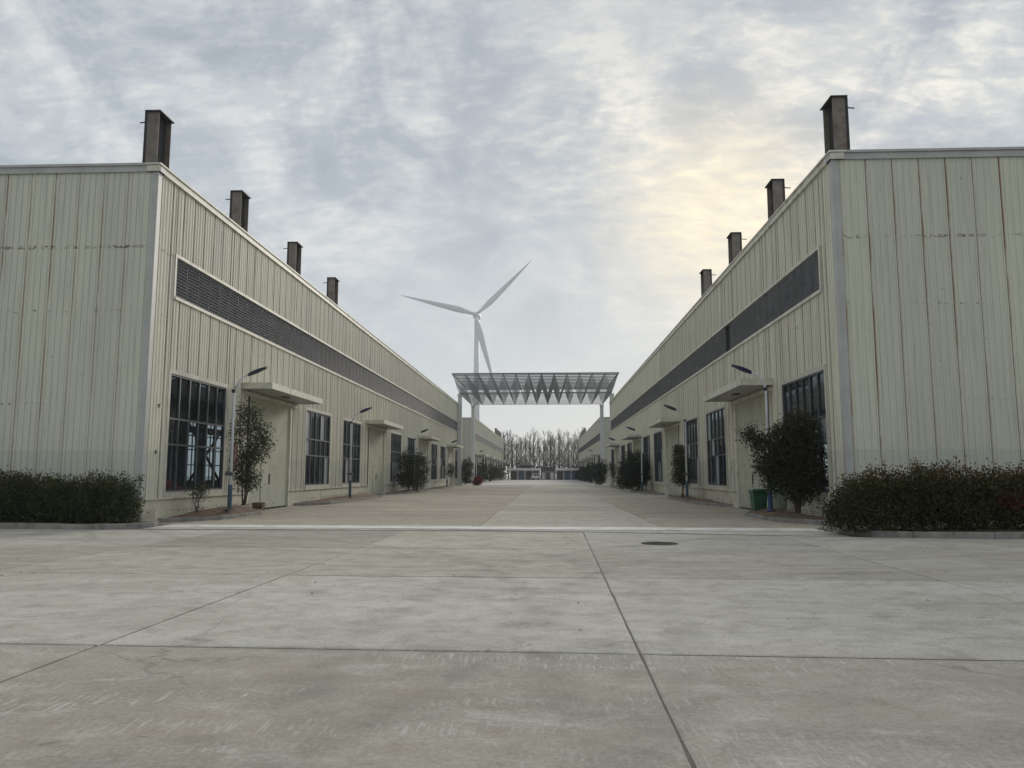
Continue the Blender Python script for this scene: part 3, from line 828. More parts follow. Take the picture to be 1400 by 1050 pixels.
# ------------------------------------------------------------------ planting beds with kerb stones
def outline_offset(pts, i):
    a, b = Vector(pts[i-1]), Vector(pts[(i+1) % len(pts)]); d = (b-a).normalized(); return Vector((-d.y, d.x))
def bed(outline, name_kerb, label, h=.30, stone=.8, kerbh=.14, soil_lab=None):
    """outline: open polyline on the street side from wall to wall; wall side is straight"""
    pts = [Vector(p) for p in outline]
    # resample in stone lengths
    L = [0]
    for a, b in zip(pts, pts[1:]): L.append(L[-1]+(b-a).length)
    def at(s):
        for k in range(len(pts)-1):
            if s <= L[k+1]+1e-9: return pts[k].lerp(pts[k+1], (s-L[k])/(L[k+1]-L[k]))
        return pts[-1]
    n = max(2, int(round(L[-1]/stone)))
    ring = [at(L[-1]*i/n) for i in range(n+1)]
    root = empty(name_kerb, (ring[0].x, ring[0].y, 0), kind='structure')
    cen = sum(ring, Vector((0, 0)))/len(ring)
    for a, b in zip(ring, ring[1:]):
        d = (b-a).normalized(); nn = Vector((-d.y, d.x))
        if nn.dot(cen-a) < 0: nn = -nn
        a2, b2 = a+d*.008, b-d*.008; j = random.uniform(-.012, .012); m = MB()
        t = .014
        def q(u, v, z): p = a2.lerp(b2, u)+nn*v; return (p.x, p.y, z)
        hh = kerbh+j
        prof = [(0, -.05), (0, hh-t), (t, hh), (.11-t, hh), (.11, hh-t), (.11, -.05)]
        for (v0, z0), (v1, z1) in zip(prof, prof[1:]): m.face([q(0, v0, z0), q(1, v0, z0), q(1, v1, z1), q(0, v1, z1)])
        for u in (0, 1): m.face([q(u, v, z) for v, z in prof])
        m.build('kerb_stone', M['kerb'], root)
    # soil mound: fan of rings towards the centre
    m = MB(); K = 7; loops = []
    closed = ring[:]
    na = 8
    for i in range(1, na): closed.append(ring[-1].lerp(ring[0], i/na))
    for k in range(K):
        f = k/(K-.5); lp = []
        for i, p in enumerate(closed):
            q_ = p.lerp(cen, f); z = kerbh-.03+(h-kerbh)*math.sin(f*math.pi/2)+random.uniform(-.025, .025)*(k > 0)
            lp.append(m.pt((q_.x, q_.y, z)))
        loops.append(lp)
    nn = len(closed)
    for A, B in zip(loops, loops[1:]):
        for i in range(nn): m.f.append([A[i], A[(i+1) % nn], B[(i+1) % nn], B[i]]); m.mi.append(0)
    m.f.append(loops[-1]); m.mi.append(0)
    m.build('bed_soil', M['soil'], root, smooth=True)
    return root
def side_bed(s, X, ya, yb, depth=1.55, h=.32):
    e = X+s*.055
    bed([(e, ya), (X+s*.7, ya+.35), (X+s*depth, ya+1.8), (X+s*(depth+.05), (ya+yb)/2), (X+s*depth, yb-1.2), (X+s*.8, yb-.3), (e, yb)] if s > 0 else
        [(e, ya), (X+s*.7, ya+.35), (X+s*depth, ya+1.8), (X+s*(depth+.05), (ya+yb)/2), (X+s*depth, yb-1.2), (X+s*.8, yb-.3), (e, yb)],
        'planting_bed', None, h=h, stone=.8 if ya < 40 else 1.3)
side_bed(1, XL, 25.4, 32.6, 1.5, .42); side_bed(1, XL, 39.3, 55.6, 1.5, .38); side_bed(1, XL, 62.0, 78.5, 1.5, .3); side_bed(1, XL, 85., 101.5, 1.5, .3)
side_bed(-1, XR, 24.9, 32.2, 1.6, .36); side_bed(-1, XR, 39., 54.0, 1.2, .34); side_bed(-1, XR, 61.3, 76.0, 1.4, .3); side_bed(-1, XR, 83., 98, 1.4, .3)
# corner beds with hedges along the road
bed([(-30, 22.45), (-20, 22.5), (-14, 22.45), (-12.6, 22.5), (-12.05, 22.8), (-11.95, 23.6), (-12.3, 24.22)], 'planting_bed', None, h=.22, stone=1.0)
bed([(24, 20.1), (16, 20.1), (11, 20.12), (9.4, 20.2), (8.4, 20.75), (7.9, 21.7), (8.0, 23.0), (8.9, 24.22)], 'planting_bed', None, h=.22, stone=1.0)
# ------------------------------------------------------------------ leaves
def leaf_mesh(name, P, size, mat, aspect=.5, upbias=.3):
    """P: (n,3) leaf positions; each a folded quad pair of its own direction"""
    n = len(P); sz = size*NR.uniform(.65, 1.25, n)[:, None]
    d = NR.normal(size=(n, 3)); d[:, 2] += upbias; d /= np.linalg.norm(d, axis=1)[:, None]
    r = NR.normal(size=(n, 3)); a = np.cross(d, r); a /= np.linalg.norm(a, axis=1)[:, None]
    b = np.cross(d, a)
    tip = P+d*sz; midl = P+d*sz*.5+a*sz*aspect*.5+b*sz*.08; midr = P+d*sz*.5-a*sz*aspect*.5+b*sz*.08
    V = np.stack([P, midr, tip, midl], 1).reshape(-1, 3)
    me = bpy.data.meshes.new(name); me.vertices.add(4*n); me.vertices.foreach_set('co', V.astype(np.float32).ravel())
    me.loops.add(4*n); me.loops.foreach_set('vertex_index', np.arange(4*n, dtype=np.int32))
    me.polygons.add(n); me.polygons.foreach_set('loop_start', np.arange(0, 4*n, 4, dtype=np.int32)); me.polygons.foreach_set('loop_total', np.full(n, 4, np.int32))
    at = me.attributes.new('leafrnd', 'FLOAT', 'POINT'); at.data.foreach_set('value', np.repeat(NR.uniform(0, 1, n), 4).astype(np.float32))
    me.update(calc_edges=True); me.materials.append(mat); return me
def clump_points(blobs, per, sub=.16, shell=.55, subn=16):
    """blobs: (cx,cy,cz,rx,ry,rz,weight). Leaves gather in small sprays spread through each blob, more near its skin"""
    out = []
    for (cx, cy, cz, rx, ry, rz, wt) in blobs:
        n = int(per*wt); k = max(1, n//subn)
        u = NR.normal(size=(k, 3)); u /= np.linalg.norm(u, axis=1)[:, None]
        rad = np.where(NR.random(k) < shell, NR.uniform(.78, 1.04, k), NR.random(k)**.5)
        lump = 1+.16*np.sin(u[:, 0]*5+cx*3)*np.cos(u[:, 2]*4+cy)+.10*np.sin(u[:, 1]*9+u[:, 2]*7)
        c = u*rad[:, None]*lump[:, None]*[rx, ry, rz]+[cx, cy, cz]
        p = np.repeat(c, subn, 0)+NR.normal(size=(k*subn, 3))*sub
        out.append(p)
    P = np.concatenate(out); return P[P[:, 2] > .05]
def stems(root, origin, tips, r0, name='trunk', wob=.06, mat=None):
    m = MB()
    for t in tips:
        o = Vector(origin)+Vector((random.uniform(-.06, .06), random.uniform(-.06, .06), 0)); t = Vector(t); pts = []; rs = []
        for k in range(6):
            f = k/5; p = o.lerp(t, f)+Vector((random.uniform(-wob, wob), random.uniform(-wob, wob), 0))*(0 < k < 5)
            p.x += (t.x-o.x)*(f**1.6-f)*.6; p.y += (t.y-o.y)*(f**1.6-f)*.6
            pts.append(p); rs.append(r0*(1-.8*f))
        m.tube(pts, rs, 6)
        for k in (2, 3, 4):
            for _ in range(2):
                q = pts[k]+Vector((random.uniform(-.35, .35), random.uniform(-.35, .35), random.uniform(.15, .5)))
                m.tube([pts[k], pts[k].lerp(q, .5)+Vector((0, 0, .04)), q], [rs[k]*.5, rs[k]*.35, rs[k]*.15], 4, False)
    return m.build(name, mat or M['bark'], root, smooth=True)
def plant(name, loc, blobs, per, size, mat, tips, r0, label, cat, group=None, sub=.16, shell=.55, aspect=.5, name_leaf='foliage', subn=16):
    root = empty(name, loc, label=label, cat=cat, group=group)
    P = clump_points(blobs, per, sub, shell, subn)
    me = leaf_mesh(name_leaf, P-np.array(loc), size, mat, aspect); tag(link(name_leaf, me, root), kind='stuff')
    stems(root, (loc[0], loc[1], loc[2]), tips, r0)
    return root

def hedge(loc, x0, x1, yc, h0, h1, mat, label, n, leafsize=.085, dep=.62, red=None, per=4200):
    root = empty('clipped_hedge', loc, label=label, cat='hedge')
    bl = []
    st = .62; k = 0; x = x0
    while x < x1:
        f = (x-x0)/(x1-x0); h = h0+(h1-h0)*f+random.uniform(-.12, .10)+.14*math.sin(x*2.3)*math.cos(x*.9)
        bl.append((x, yc+random.uniform(-.12, .12), h*.60, .47, dep*random.uniform(.8, 1.1), h*.40, 1.))
        bl.append((x+random.uniform(-.2, .2), yc+random.uniform(-.2, .2), h*.36, .50, dep*.95, h*.27, .55))
        x += st
    P = clump_points(bl, per, .10, .55, 14)
    # upright shoots above the clipped top
    sh = []
    for _ in range(int((x1-x0)*7)):
        x = random.uniform(x0-.3, x1+.3); f = (x-x0)/(x1-x0); b = h0+(h1-h0)*f; y = yc+random.uniform(-.5, .5); L = random.uniform(.05, .30)
        for k in range(9): sh.append((x+random.gauss(0, .03)+.03*k/9, y+random.gauss(0, .03), b-.12+L*k/8))
    P = np.concatenate([P, np.array(sh)])
    me = leaf_mesh('foliage', P-np.array(loc), leafsize, mat, .45, .5); tag(link('foliage', me, root), kind='stuff')
    m = MB(); x = x0
    while x < x1:
        for _ in range(4):
            a = Vector((x+random.uniform(-.1, .1), yc+random.uniform(-.2, .2), .12)); b = a+Vector((random.uniform(-.35, .35), random.uniform(-.35, .35), random.uniform(.7, 1.1)))
            m.tube([a, a.lerp(b, .5)+Vector((0, 0, .06)), b], [.022, .016, .006], 5, False)
        x += .42
    m.build('stems', M['bark'], root, kind='stuff')
    if red:
        P = clump_points([red], 900, .07, .8, 10); me = leaf_mesh('red_foliage', P-np.array(loc), .07, M['leaf_red'], .45, .4)
        tag(link('red_foliage', me, root), 'patch of dark red leaves low in the hedge', kind='stuff')
    return root
hedge((-14, 23.3, .1), -21.8, -12.7, 23.3, 1.72, 1.50, M['leaf_hedge'], 'dense green shrub hedge on the kerbed bed in front of the left hall end wall', 0)
hedge((12, 21.0, .1), 8.1, 15.6, 20.95, 1.62, 2.02, M['leaf_hedge_r'], 'dense bronze green hedge with a red patch before the right hall end wall', 0, red=(12.05, 20.62, .92, .42, .22, .22, 1.))

# slender multi-stem tree by the first left lamp
plant('small_tree', (-12.05, 30.5, .38),
      [(-12.0, 30.4, 4.0, .50, .5, .55, .7), (-11.6, 30.5, 3.3, .48, .5, .42, .55), (-12.3, 30.4, 3.2, .35, .4, .6, .45), (-11.75, 30.6, 2.5, .50, .5, .45, .8), (-12.05, 30.4, 1.9, .55, .5, .6, 1.0), (-11.95, 30.5, 1.3, .42, .45, .35, .6), (-11.3, 30.5, 2.85, .3, .35, .3, .3)],
      1550, .105, M['leaf_tree'], [(-12.3, 30.4, 4.1), (-11.9, 30.6, 4.5), (-11.5, 30.4, 3.6), (-11.35, 30.5, 2.9)], .032,
      'slender multi-stemmed tree with sparse leaves beside the first left lamp post', 'tree', sub=.12, shell=.3, subn=9, aspect=.4)
plant('small_shrub', (-12.15, 26.55, .30), [(-12.15, 26.55, .95, .32, .3, .22, .8), (-12.0, 26.6, 1.12, .30, .28, .12, .4)], 420, .075, M['leaf_tree'],
      [(-12.45, 26.5, 1.2), (-12.1, 26.7, 1.25), (-11.85, 26.5, 1.15), (-12.25, 26.4, 1.0)], .02, 'small sparse shrub in the bed below the first left window', 'shrub', sub=.09, shell=.3, subn=6)
# leafy tree by the bins on the right
plant('small_tree', (8.55, 26.9, .3),
      [(8.70, 26.9, 3.25, .50, .5, .50, .7), (9.0, 26.6, 2.75, .34, .45, .50, .4), (8.25, 26.9, 2.85, .58, .55, .5, 1.), (8.5, 26.8, 2.2, .90, .6, .65, 2.2), (8.9, 26.8, 1.55, .66, .6, .55, 1.4), (8.45, 26.8, 1.35, .55, .5, .45, 1.), (8.65, 26.8, .95, .38, .4, .25, .5),
       (7.65, 26.9, 2.0, .42, .4, .5, .75), (7.35, 26.9, 2.62, .34, .3, .30, .35), (7.05, 26.9, 2.98, .30, .25, .16, .2), (7.8, 26.9, 1.45, .35, .35, .45, .6), (8.1, 26.9, 2.1, .4, .4, .5, .7)],
      2600, .10, M['leaf_rtree'], [(8.8, 26.9, 3.6), (8.3, 26.9, 3.1), (9.0, 26.8, 3.2), (7.9, 26.8, 1.9), (8.7, 26.7, 2.6)], .045,
      'bushy dark tree in front of the first right window, one arm leaning over the bins', 'tree', sub=.13, shell=.35, subn=10, aspect=.45)
plant('small_tree', (8.1, 46.8, .25), [(8.1, 46.8, 1.5, .55, .5, .55, 1.2), (8.1, 46.8, 2.3, .5, .5, .4, .8), (8.0, 46.8, 3.0, .32, .3, .32, .4)], 2300, .11, M['leaf_tree'],
      [(8.1, 46.8, 3.1), (8.3, 46.8, 2.2)], .035, 'small upright tree beside the second right lamp post', 'tree', sub=.10, shell=.5, subn=10)

def round_bush(x, y, h, r, label, group, mat='leaf_dark', per=2600, size=.13, base=.2, lean=0):
    hh = (h-base)
    plant('round_bush', (x, y, base), [(x, y, base+hh*.45, r, r, hh*.38, 1.), (x+r*.15, y, base+hh*.70, r*.80, r*.8, hh*.30, .7), (x-r*.1, y, base+hh*.26, r*.86, r*.86, hh*.22, .5)], per, size, M[mat],
          [(x-.2, y, base+hh*.6), (x+.25, y, base+hh*.55), (x, y, base+hh*.7)], .045, label, 'bush', group, sub=.13, shell=.72, subn=14, aspect=.55)
BL, BR = 'dark bushes along the left side of the alley', 'dark bushes along the right side of the alley'
round_bush(-11.7, 65.3, 3.75, .95, 'nearer of the two large dark round bushes on the left before the third lamp', BL)
round_bush(-11.6, 69.3, 3.5, .98, 'farther of the two large dark round bushes on the left before the third lamp', BL)
round_bush(-11.7, 113.0, 4.0, .95, 'tall dark rounded bush at the left foot of the front canopy post', BL, size=.17, per=1800, base=.1)
round_bush(-11.9, 137.5, 4.0, 1.35, 'dark bush against the second left hall, just past the rear canopy post', BL, size=.2, per=1800, base=.1)
round_bush(-11.7, 160., 3.6, 1.5, 'wide dark bush midway along the second left hall', BL, size=.22, per=1500, base=.1)
round_bush(-11.6, 185., 3.9, 1.6, 'farthest dark bush along the second left hall', BL, size=.25, per=1300, base=.1)
round_bush(8.0, 68.3, 3.55, 1.1, 'nearer of the two large dark bushes on the right before the third lamp', BR)
round_bush(7.9, 72.6, 3.8, 1.15, 'farther of the two large dark bushes on the right before the third lamp', BR)
round_bush(8.0, 77.0, 3.1, 1.0, 'lower dark bush behind the pair of large right bushes', BR)
round_bush(7.7, 110., 3.7, .95, 'dark bush at the foot of the right canopy posts', BR, size=.17, per=1800, base=.1)
round_bush(7.9, 138., 3.5, 1.3, 'dark bush by the corner of the second right hall', BR, size=.2, per=1700, base=.1)
round_bush(8.0, 160., 3.2, 1.4, 'dark bush midway along the second right hall', BR, size=.22, per=1400, base=.1)
round_bush(8.2, 185., 3.4, 1.6, 'farthest dark bush along the second right hall', BR, size=.25, per=1200, base=.1)
round_bush(-9.75, 109.5, 1.25, .62, 'low maroon dome bush in front of the left canopy post', None, mat='leaf_red', size=.12, per=1500, base=.0)
plant('small_tree', (-11.7, 94.0, .2), [(-11.7, 94, 2.0, .55, .5, .9, 1.)], 900, .16, M['leaf_tree'], [(-11.7, 94, 3.)], .05, 'thin small tree in the bed by the fourth left lamp', 'tree', sub=.15, shell=.4)
plant('small_tree', (8.0, 93.0, .2), [(8.0, 93, 2.2, .5, .5, .9, 1.)], 700, .16, M['leaf_tree'], [(8.0, 93, 3.2)], .05, 'thin small tree between the fourth right lamp and the canopy', 'tree', sub=.15, shell=.4)
# fallen leaves on the beds and beside the kerbs
def litter():
    P = []
    for (x0, x1, y0, y1, n, z) in ((-13, -11.3, 25.8, 32.2, 420, .36), (-11.5, -10.9, 26, 33, 60, .012), (-13, -11.6, 40, 55, 380, .33), (-11.4, -10.8, 40, 55, 60, .012), (7.8, 9.2, 25.2, 32, 380, .33), (7.1, 7.6, 25, 34, 60, .012), (8.1, 9.2, 39.5, 53, 300, .31), (7.5, 8.0, 40, 55, 60, .012)):
        P.append(np.stack([NR.uniform(x0, x1, n), NR.uniform(y0, y1, n), np.full(n, z)+NR.uniform(0, .05, n)*(z > .1)], 1))
    P = np.concatenate(P); me = leaf_mesh('fallen_leaves', P, .09, M['litter'], .6, 0.)
    n = len(me.vertices); co = np.empty(n*3, np.float32); me.vertices.foreach_get('co', co); co = co.reshape(-1, 3)
    base = np.repeat(co[0::4], 4, 0); co[:, 2] = base[:, 2]+(co[:, 2]-base[:, 2])*.25; co[:, 2] = np.maximum(co[:, 2], .006); me.vertices.foreach_set('co', co.ravel())
    o = link('fallen_leaves', me); tag(o, 'brown fallen leaves scattered over the planting beds and kerbs', 'fallen leaves', kind='stuff')
litter()
def debris():
    P = []
    for _ in range(260):
        x = random.uniform(-12, 8.5); y = random.choice([random.uniform(24, 60), random.uniform(8, 22)]); P.append((x, y, .006))
    for s, X in ((1, XL+.1), (-1, XR-.1)):
        for _ in range(260): P.append((X+s*abs(random.gauss(0, .14)), random.uniform(24.4, 90), .006))
    for _ in range(160): P.append((random.uniform(-12, 8), 22.0+random.gauss(0, .25), .006))
    P = np.array(P); me = leaf_mesh('grit', P, .05, M['litter'], .7, 0.)
    co = np.empty(len(me.vertices)*3, np.float32); me.vertices.foreach_get('co', co); co = co.reshape(-1, 3); co[:, 2] = .006+np.abs(co[:, 2]-.006)*.3; me.vertices.foreach_set('co', co.ravel())
    tag(link('road_litter', me), 'small leaves and grit scattered along the alley', 'litter', kind='stuff')
debris()

# ------------------------------------------------------------------ street lamps
def lamp(x, y, s, label, near=False, zb=.25, blue=False):
    grp = 'solar street lamps along the alley'
    root = empty('street_lamp', (x, y, zb), label=label, cat='street lamp', group=grp)
    pts = [(x, y, zb), (x, y, 4.55), (x+s*.05, y, 4.85), (x+s*.20, y, 5.1), (x+s*.42, y, 5.26), (x+s*.62, y, 5.33)]
    m = MB(); m.tube(pts, [.062, .045, .038, .032, .03, .03], 10); m.build('pole', M['lamp_white'], root, smooth=True)
    m = MB(); m.tube([(x, y, zb), (x, y, zb+.92)], [.082, .078], 10); m.tube([(x, y, zb), (x, y, zb+.04)], [.16, .16], 8); m.build('base_sleeve', M['lamp_base'] if not blue else M['bin_blue'], root)
    m = MB(); m.box(x-.11, x+.11, y-.11, y+.11, 1.55, 1.67); m.box(x-.2, x-.08, y-.05, y+.05, 1.57, 1.66); m.build('clamp_ring', M['lamp_grey'], root)
    m = MB(); m.box(x-.09, x+.03, y-.05, y+.05, 4.62, 4.74); m.build('sensor_box', M['steel_dark'], root)
    # head: flat lens-shaped luminaire, its back covered by the solar cell
    m = MB(); n = 10; a = Vector((x+s*.50, y, 5.30)); b = Vector((x+s*1.20, y, 5.56)); top = []; bot = []
    ax = (b-a); side = Vector((0, .75, .66)); up = ax.normalized().cross(side)*(-1 if s > 0 else 1)
    if up.z < 0: up = -up
    for i in range(n+1):
        f = i/n; wdt = .045+.085*math.sin(math.pi*min(1, f*1.12+.05))**.6 if f < .93 else .07
        c = a+ax*f; top.append((m.pt(c-side*wdt+up*.028), m.pt(c+side*wdt+up*.028))); bot.append((m.pt(c-side*wdt-up*.03), m.pt(c+side*wdt-up*.03)))
    for i in range(n):
        for q, mi in (([top[i][0], top[i][1], top[i+1][1], top[i+1][0]], 1), ([bot[i][0], bot[i+1][0], bot[i+1][1], bot[i][1]], 1), ([top[i][0], top[i+1][0], bot[i+1][0], bot[i][0]], 0), ([top[i][1], bot[i][1], bot[i+1][1], top[i+1][1]], 0)):
            m.f.append(q); m.mi.append(mi)
    for i in (0, n): m.f.append([top[i][0], top[i][1], bot[i][1], bot[i][0]]); m.mi.append(0)
    m.build('lamp_head', [M['lamp_grey'], M['lamp_panel']], root)
    return root
for (x, y, s, lab, bl) in ((-11.6, 28.0, 1, 'white solar street lamp nearest on the left, by the first left window', False), (-11.6, 45.4, 1, 'second solar street lamp on the left, in front of a tall window', False),
    (-11.6, 67.7, 1, 'third solar street lamp on the left, rising behind the large round bushes', False), (-11.6, 90.0, 1, 'fourth solar street lamp on the left, by the last door canopy', False),
    (8.0, 28.2, -1, 'nearest solar street lamp on the right, behind the bushy tree and bins', True), (8.0, 44.6, -1, 'second solar street lamp on the right, beside the small upright tree', False),
    (8.0, 65.3, -1, 'third solar street lamp on the right, behind the dark bushes', False), (8.0, 84.5, -1, 'fourth solar street lamp on the right, before the canopy posts', False),
    (-11.6, 128., 1, 'solar street lamp on the left under the rear of the steel canopy', False), (8.0, 125., -1, 'solar street lamp on the right under the rear of the steel canopy', False)):
    lamp(x, y, s, lab, blue=bl, zb=.3 if y < 60 else .05)

# red board, crate, bins
m = MB(); m.box(-12.94, -12.90, 31.35, 31.75, 1.75, 2.95); tag(m.build('red_notice_board', M['red_dark']), 'narrow dark red board hanging on the left wall behind the slender tree', 'sign')
def crate():
    x, y = -12.75, 33.2
    root = empty('wooden_crate', (x, y, .02), label='small brown wooden box with a plank on top at the foot of the slender tree', cat='crate')
    for k in range(3):
        for sy in (0, 1):
            m = MB(); yy = y+(.0 if sy == 0 else .36); m.box(x, x+.40, yy, yy+.02, .02+.12*k, .13+.12*k); m.build('board', M['crate'], root)
            m = MB(); xx = x-.02 if sy == 0 else x+.40; m.box(xx, xx+.02, y, y+.38, .02+.12*k, .13+.12*k); m.build('board', M['crate'], root)
    m = MB(); m.box(x-.12, x+.6, y+.05, y+.3, .385, .41); m.build('plank', M['trim_cream'], root)
crate()
def bin_(x, y, mat, lidmat, label, rot=0.):
    root = empty('wheelie_bin', (x, y, .02), label=label, cat='bin')
    def ring(w, d, z): return [(x-w, y-d, z), (x+w, y-d, z), (x+w, y+d, z), (x-w, y+d, z)]
    m = MB(); A, B = ring(.20, .24, .10), ring(.27, .31, .92)
    for i in range(4): m.face([A[i], A[(i+1) % 4], B[(i+1) % 4], B[i]])
    m.face(A[::-1])
    C2, D2 = ring(.30, .34, .92), ring(.30, .34, .98)
    for i in range(4): m.face([C2[i], C2[(i+1) % 4], D2[(i+1) % 4], D2[i]])
    m.face(C2); 
    m.box(x-.12, x-.08, y-.31, y-.29, .25, .85); m.box(x+.08, x+.12, y-.31, y-.29, .25, .85)
    m.build('body', mat, root)
    m = MB(); m.face(ring(.31, .35, .985)); E_, F_ = ring(.31, .35, .985), ring(.26, .30, 1.05)
    for i in range(4): m.face([E_[i], E_[(i+1) % 4], F_[(i+1) % 4], F_[i]])
    m.face(F_); m.box(x-.2, x+.2, y-.39, y-.35, .97, 1.01); m.build('lid', lidmat, root)
    for sx in (-1, 1):
        m = MB(); m.tube([(x+sx*.22, y+.24, .12), (x+sx*.27, y+.24, .12)], [.10, .10], 12); m.build('wheel', M['steel_dark'], root)
bin_(8.05, 29.9, M['bin_green'], M['bin_green'], 'green wheeled bin left of the first right lamp pole')
bin_(8.72, 29.6, M['bin_pale'], M['bin_pale'], 'pale green wheeled bin between the lamp pole and the bushy tree')

# ------------------------------------------------------------------ steel canopy on four posts
def gantry():
    root = empty('steel_canopy', (-1.5, 120, 0), label='grey steel space-frame canopy spanning the alley on four pale posts', cat='canopy')
    mod = 1.842; nx, ny = 13, 11; x0, y0 = -13.53, 110.; zt, zb = 16.05, 13.33
    for j in range(ny+1):
        yy = y0+j*mod; m = MB(); w = .20 if j in (0, ny) else .12; m.bar((x0, yy, zt), (x0+nx*mod, yy, zt), w); m.build('top_chord', M['truss_dark'], root)
    for i in range(nx+1):
        xx = x0+i*mod; m = MB(); m.bar((xx, y0, zt+.002), (xx, y0+ny*mod, zt+.002), .12 if 0 < i < nx else .18); m.build('top_chord', M['truss_dark'], root)
    for j in range(ny):
        yy = y0+(j+.5)*mod; m = MB(); m.bar((x0+.5*mod, yy, zb), (x0+(nx-.5)*mod, yy, zb), .18 if j == 0 else .08); m.build('bottom_chord', M['truss_dark'], root)
    for i in range(nx):
        xx = x0+(i+.5)*mod; m = MB(); m.bar((xx, y0+.5*mod, zb+.002), (xx, y0+(ny-.5)*mod, zb+.002), .09); m.build('bottom_chord', M['truss_dark'], root)
    m = MB()
    for i in range(nx):
        for j in range(ny):
            c = (x0+(i+.5)*mod, y0+(j+.5)*mod, zb)
            for di in (0, 1):
                for dj in (0, 1): m.bar(c, (x0+(i+di)*mod, y0+(j+dj)*mod, zt), .042)
    m.build('diagonals', M['truss'], root, kind='stuff')
    # thin purlins carried on top
    m = MB()
    for j in range(ny*2): yy = y0+(j+.5)*mod/2; m.bar((x0, yy, zt+.14), (x0+nx*mod, yy, zt+.14), .035)
    m.build('purlins', M['truss'], root, kind='stuff')
    for (px, py) in ((-12.62, 112.), (9.55, 112.), (-12.4, 130.), (9.4, 130.)):
        m = MB(); m.box(px-.28, px+.28, py-.28, py+.28, 0, 13.0); m.box(px-.42, px+.42, py-.42, py+.42, 0, .35); m.box(px-.36, px+.36, py-.36, py+.36, 13.0, 13.12)
        p = m.build('post', M['post'], root)
        m = MB()
        for dx in (-1, 1):
            for dy in (-1, 1): m.bar((px, py, 13.12), (px+dx*.3, py+dy*.3, 13.3), .1)
        m.build('bearing', M['truss_dark'], p)
gantry()

# ------------------------------------------------------------------ wind turbine
def turbine():
    hx, hy, hz = -35.3, 383., 82.
    root = empty('wind_turbine', (hx, hy+4, 0), label='tall pale three-bladed wind turbine rising behind the left end of the canopy', cat='wind turbine')
    m = MB(); m.tube([(hx, hy+4, 0), (hx, hy+4, 40), (hx, hy+4, hz-1.8)], [2.0, 1.55, 1.15], 24); m.build('tower', M['turbine'], root, smooth=True)
    m = MB(); m.tube([(hx, hy-.2, hz+.1), (hx, hy+.6, hz+.2), (hx, hy+2, hz+.2), (hx, hy+8, hz+.5), (hx, hy+9.6, hz+.5)], [1.3, 1.7, 1.9, 1.8, 1.2], 12); m.build('nacelle', M['turbine'], root, smooth=True)
    m = MB(); m.tube([(hx, hy-2.2, hz-.1), (hx, hy-1.7, hz-.05), (hx, hy-.9, hz), (hx, hy-.1, hz+.1)], [.25, .95, 1.4, 1.5], 16); m.build('hub', M['turbine'], root, smooth=True)
    for k in range(3):
        th = R(165-120*k); Rr = 39.5; n = 16; m = MB()
        tl = R(4); nrm = Vector((0, -math.cos(tl), math.sin(tl))); sx = Vector((1, 0, 0)); up = Vector((0, math.sin(tl), math.cos(tl)))
        d = sx*math.cos(th)+up*math.sin(th); tn = d.cross(nrm).normalized(); rings = []
        for i in range(n+1):
            f = i/n; r = 1.+(Rr-1)*f
            ch = 1.5 if f < .04 else (1.5+(3.1-1.5)*min(1, (f-.04)/.16) if f < .20 else 3.1*(1-(f-.2)/.8)**.85+.25)
            thk = max(.12, .22*ch if f > .1 else .8); tw = R(14)*(1-f)**2
            c0 = Vector((hx, hy-1.2, hz))+d*r+nrm*(1.0*f*f)
            cdir = tn*math.cos(tw)+nrm*math.sin(tw); tdir = nrm*math.cos(tw)-tn*math.sin(tw)
            ring = []
            for a in range(10):
                t = 2*math.pi*a/10; ring.append(m.pt(c0+cdir*(ch*.5*math.cos(t)+ch*.14)+tdir*thk*.5*math.sin(t)))
            rings.append(ring)
        for A, B in zip(rings, rings[1:]):
            for j in range(10): m.f.append([A[j], A[(j+1) % 10], B[(j+1) % 10], B[j]]); m.mi.append(0)
        m.f.append(rings[-1]); m.mi.append(0); m.f.append(rings[0][::-1]); m.mi.append(0)
        m.build('blade', M['turbine'], root, smooth=True)
turbine()

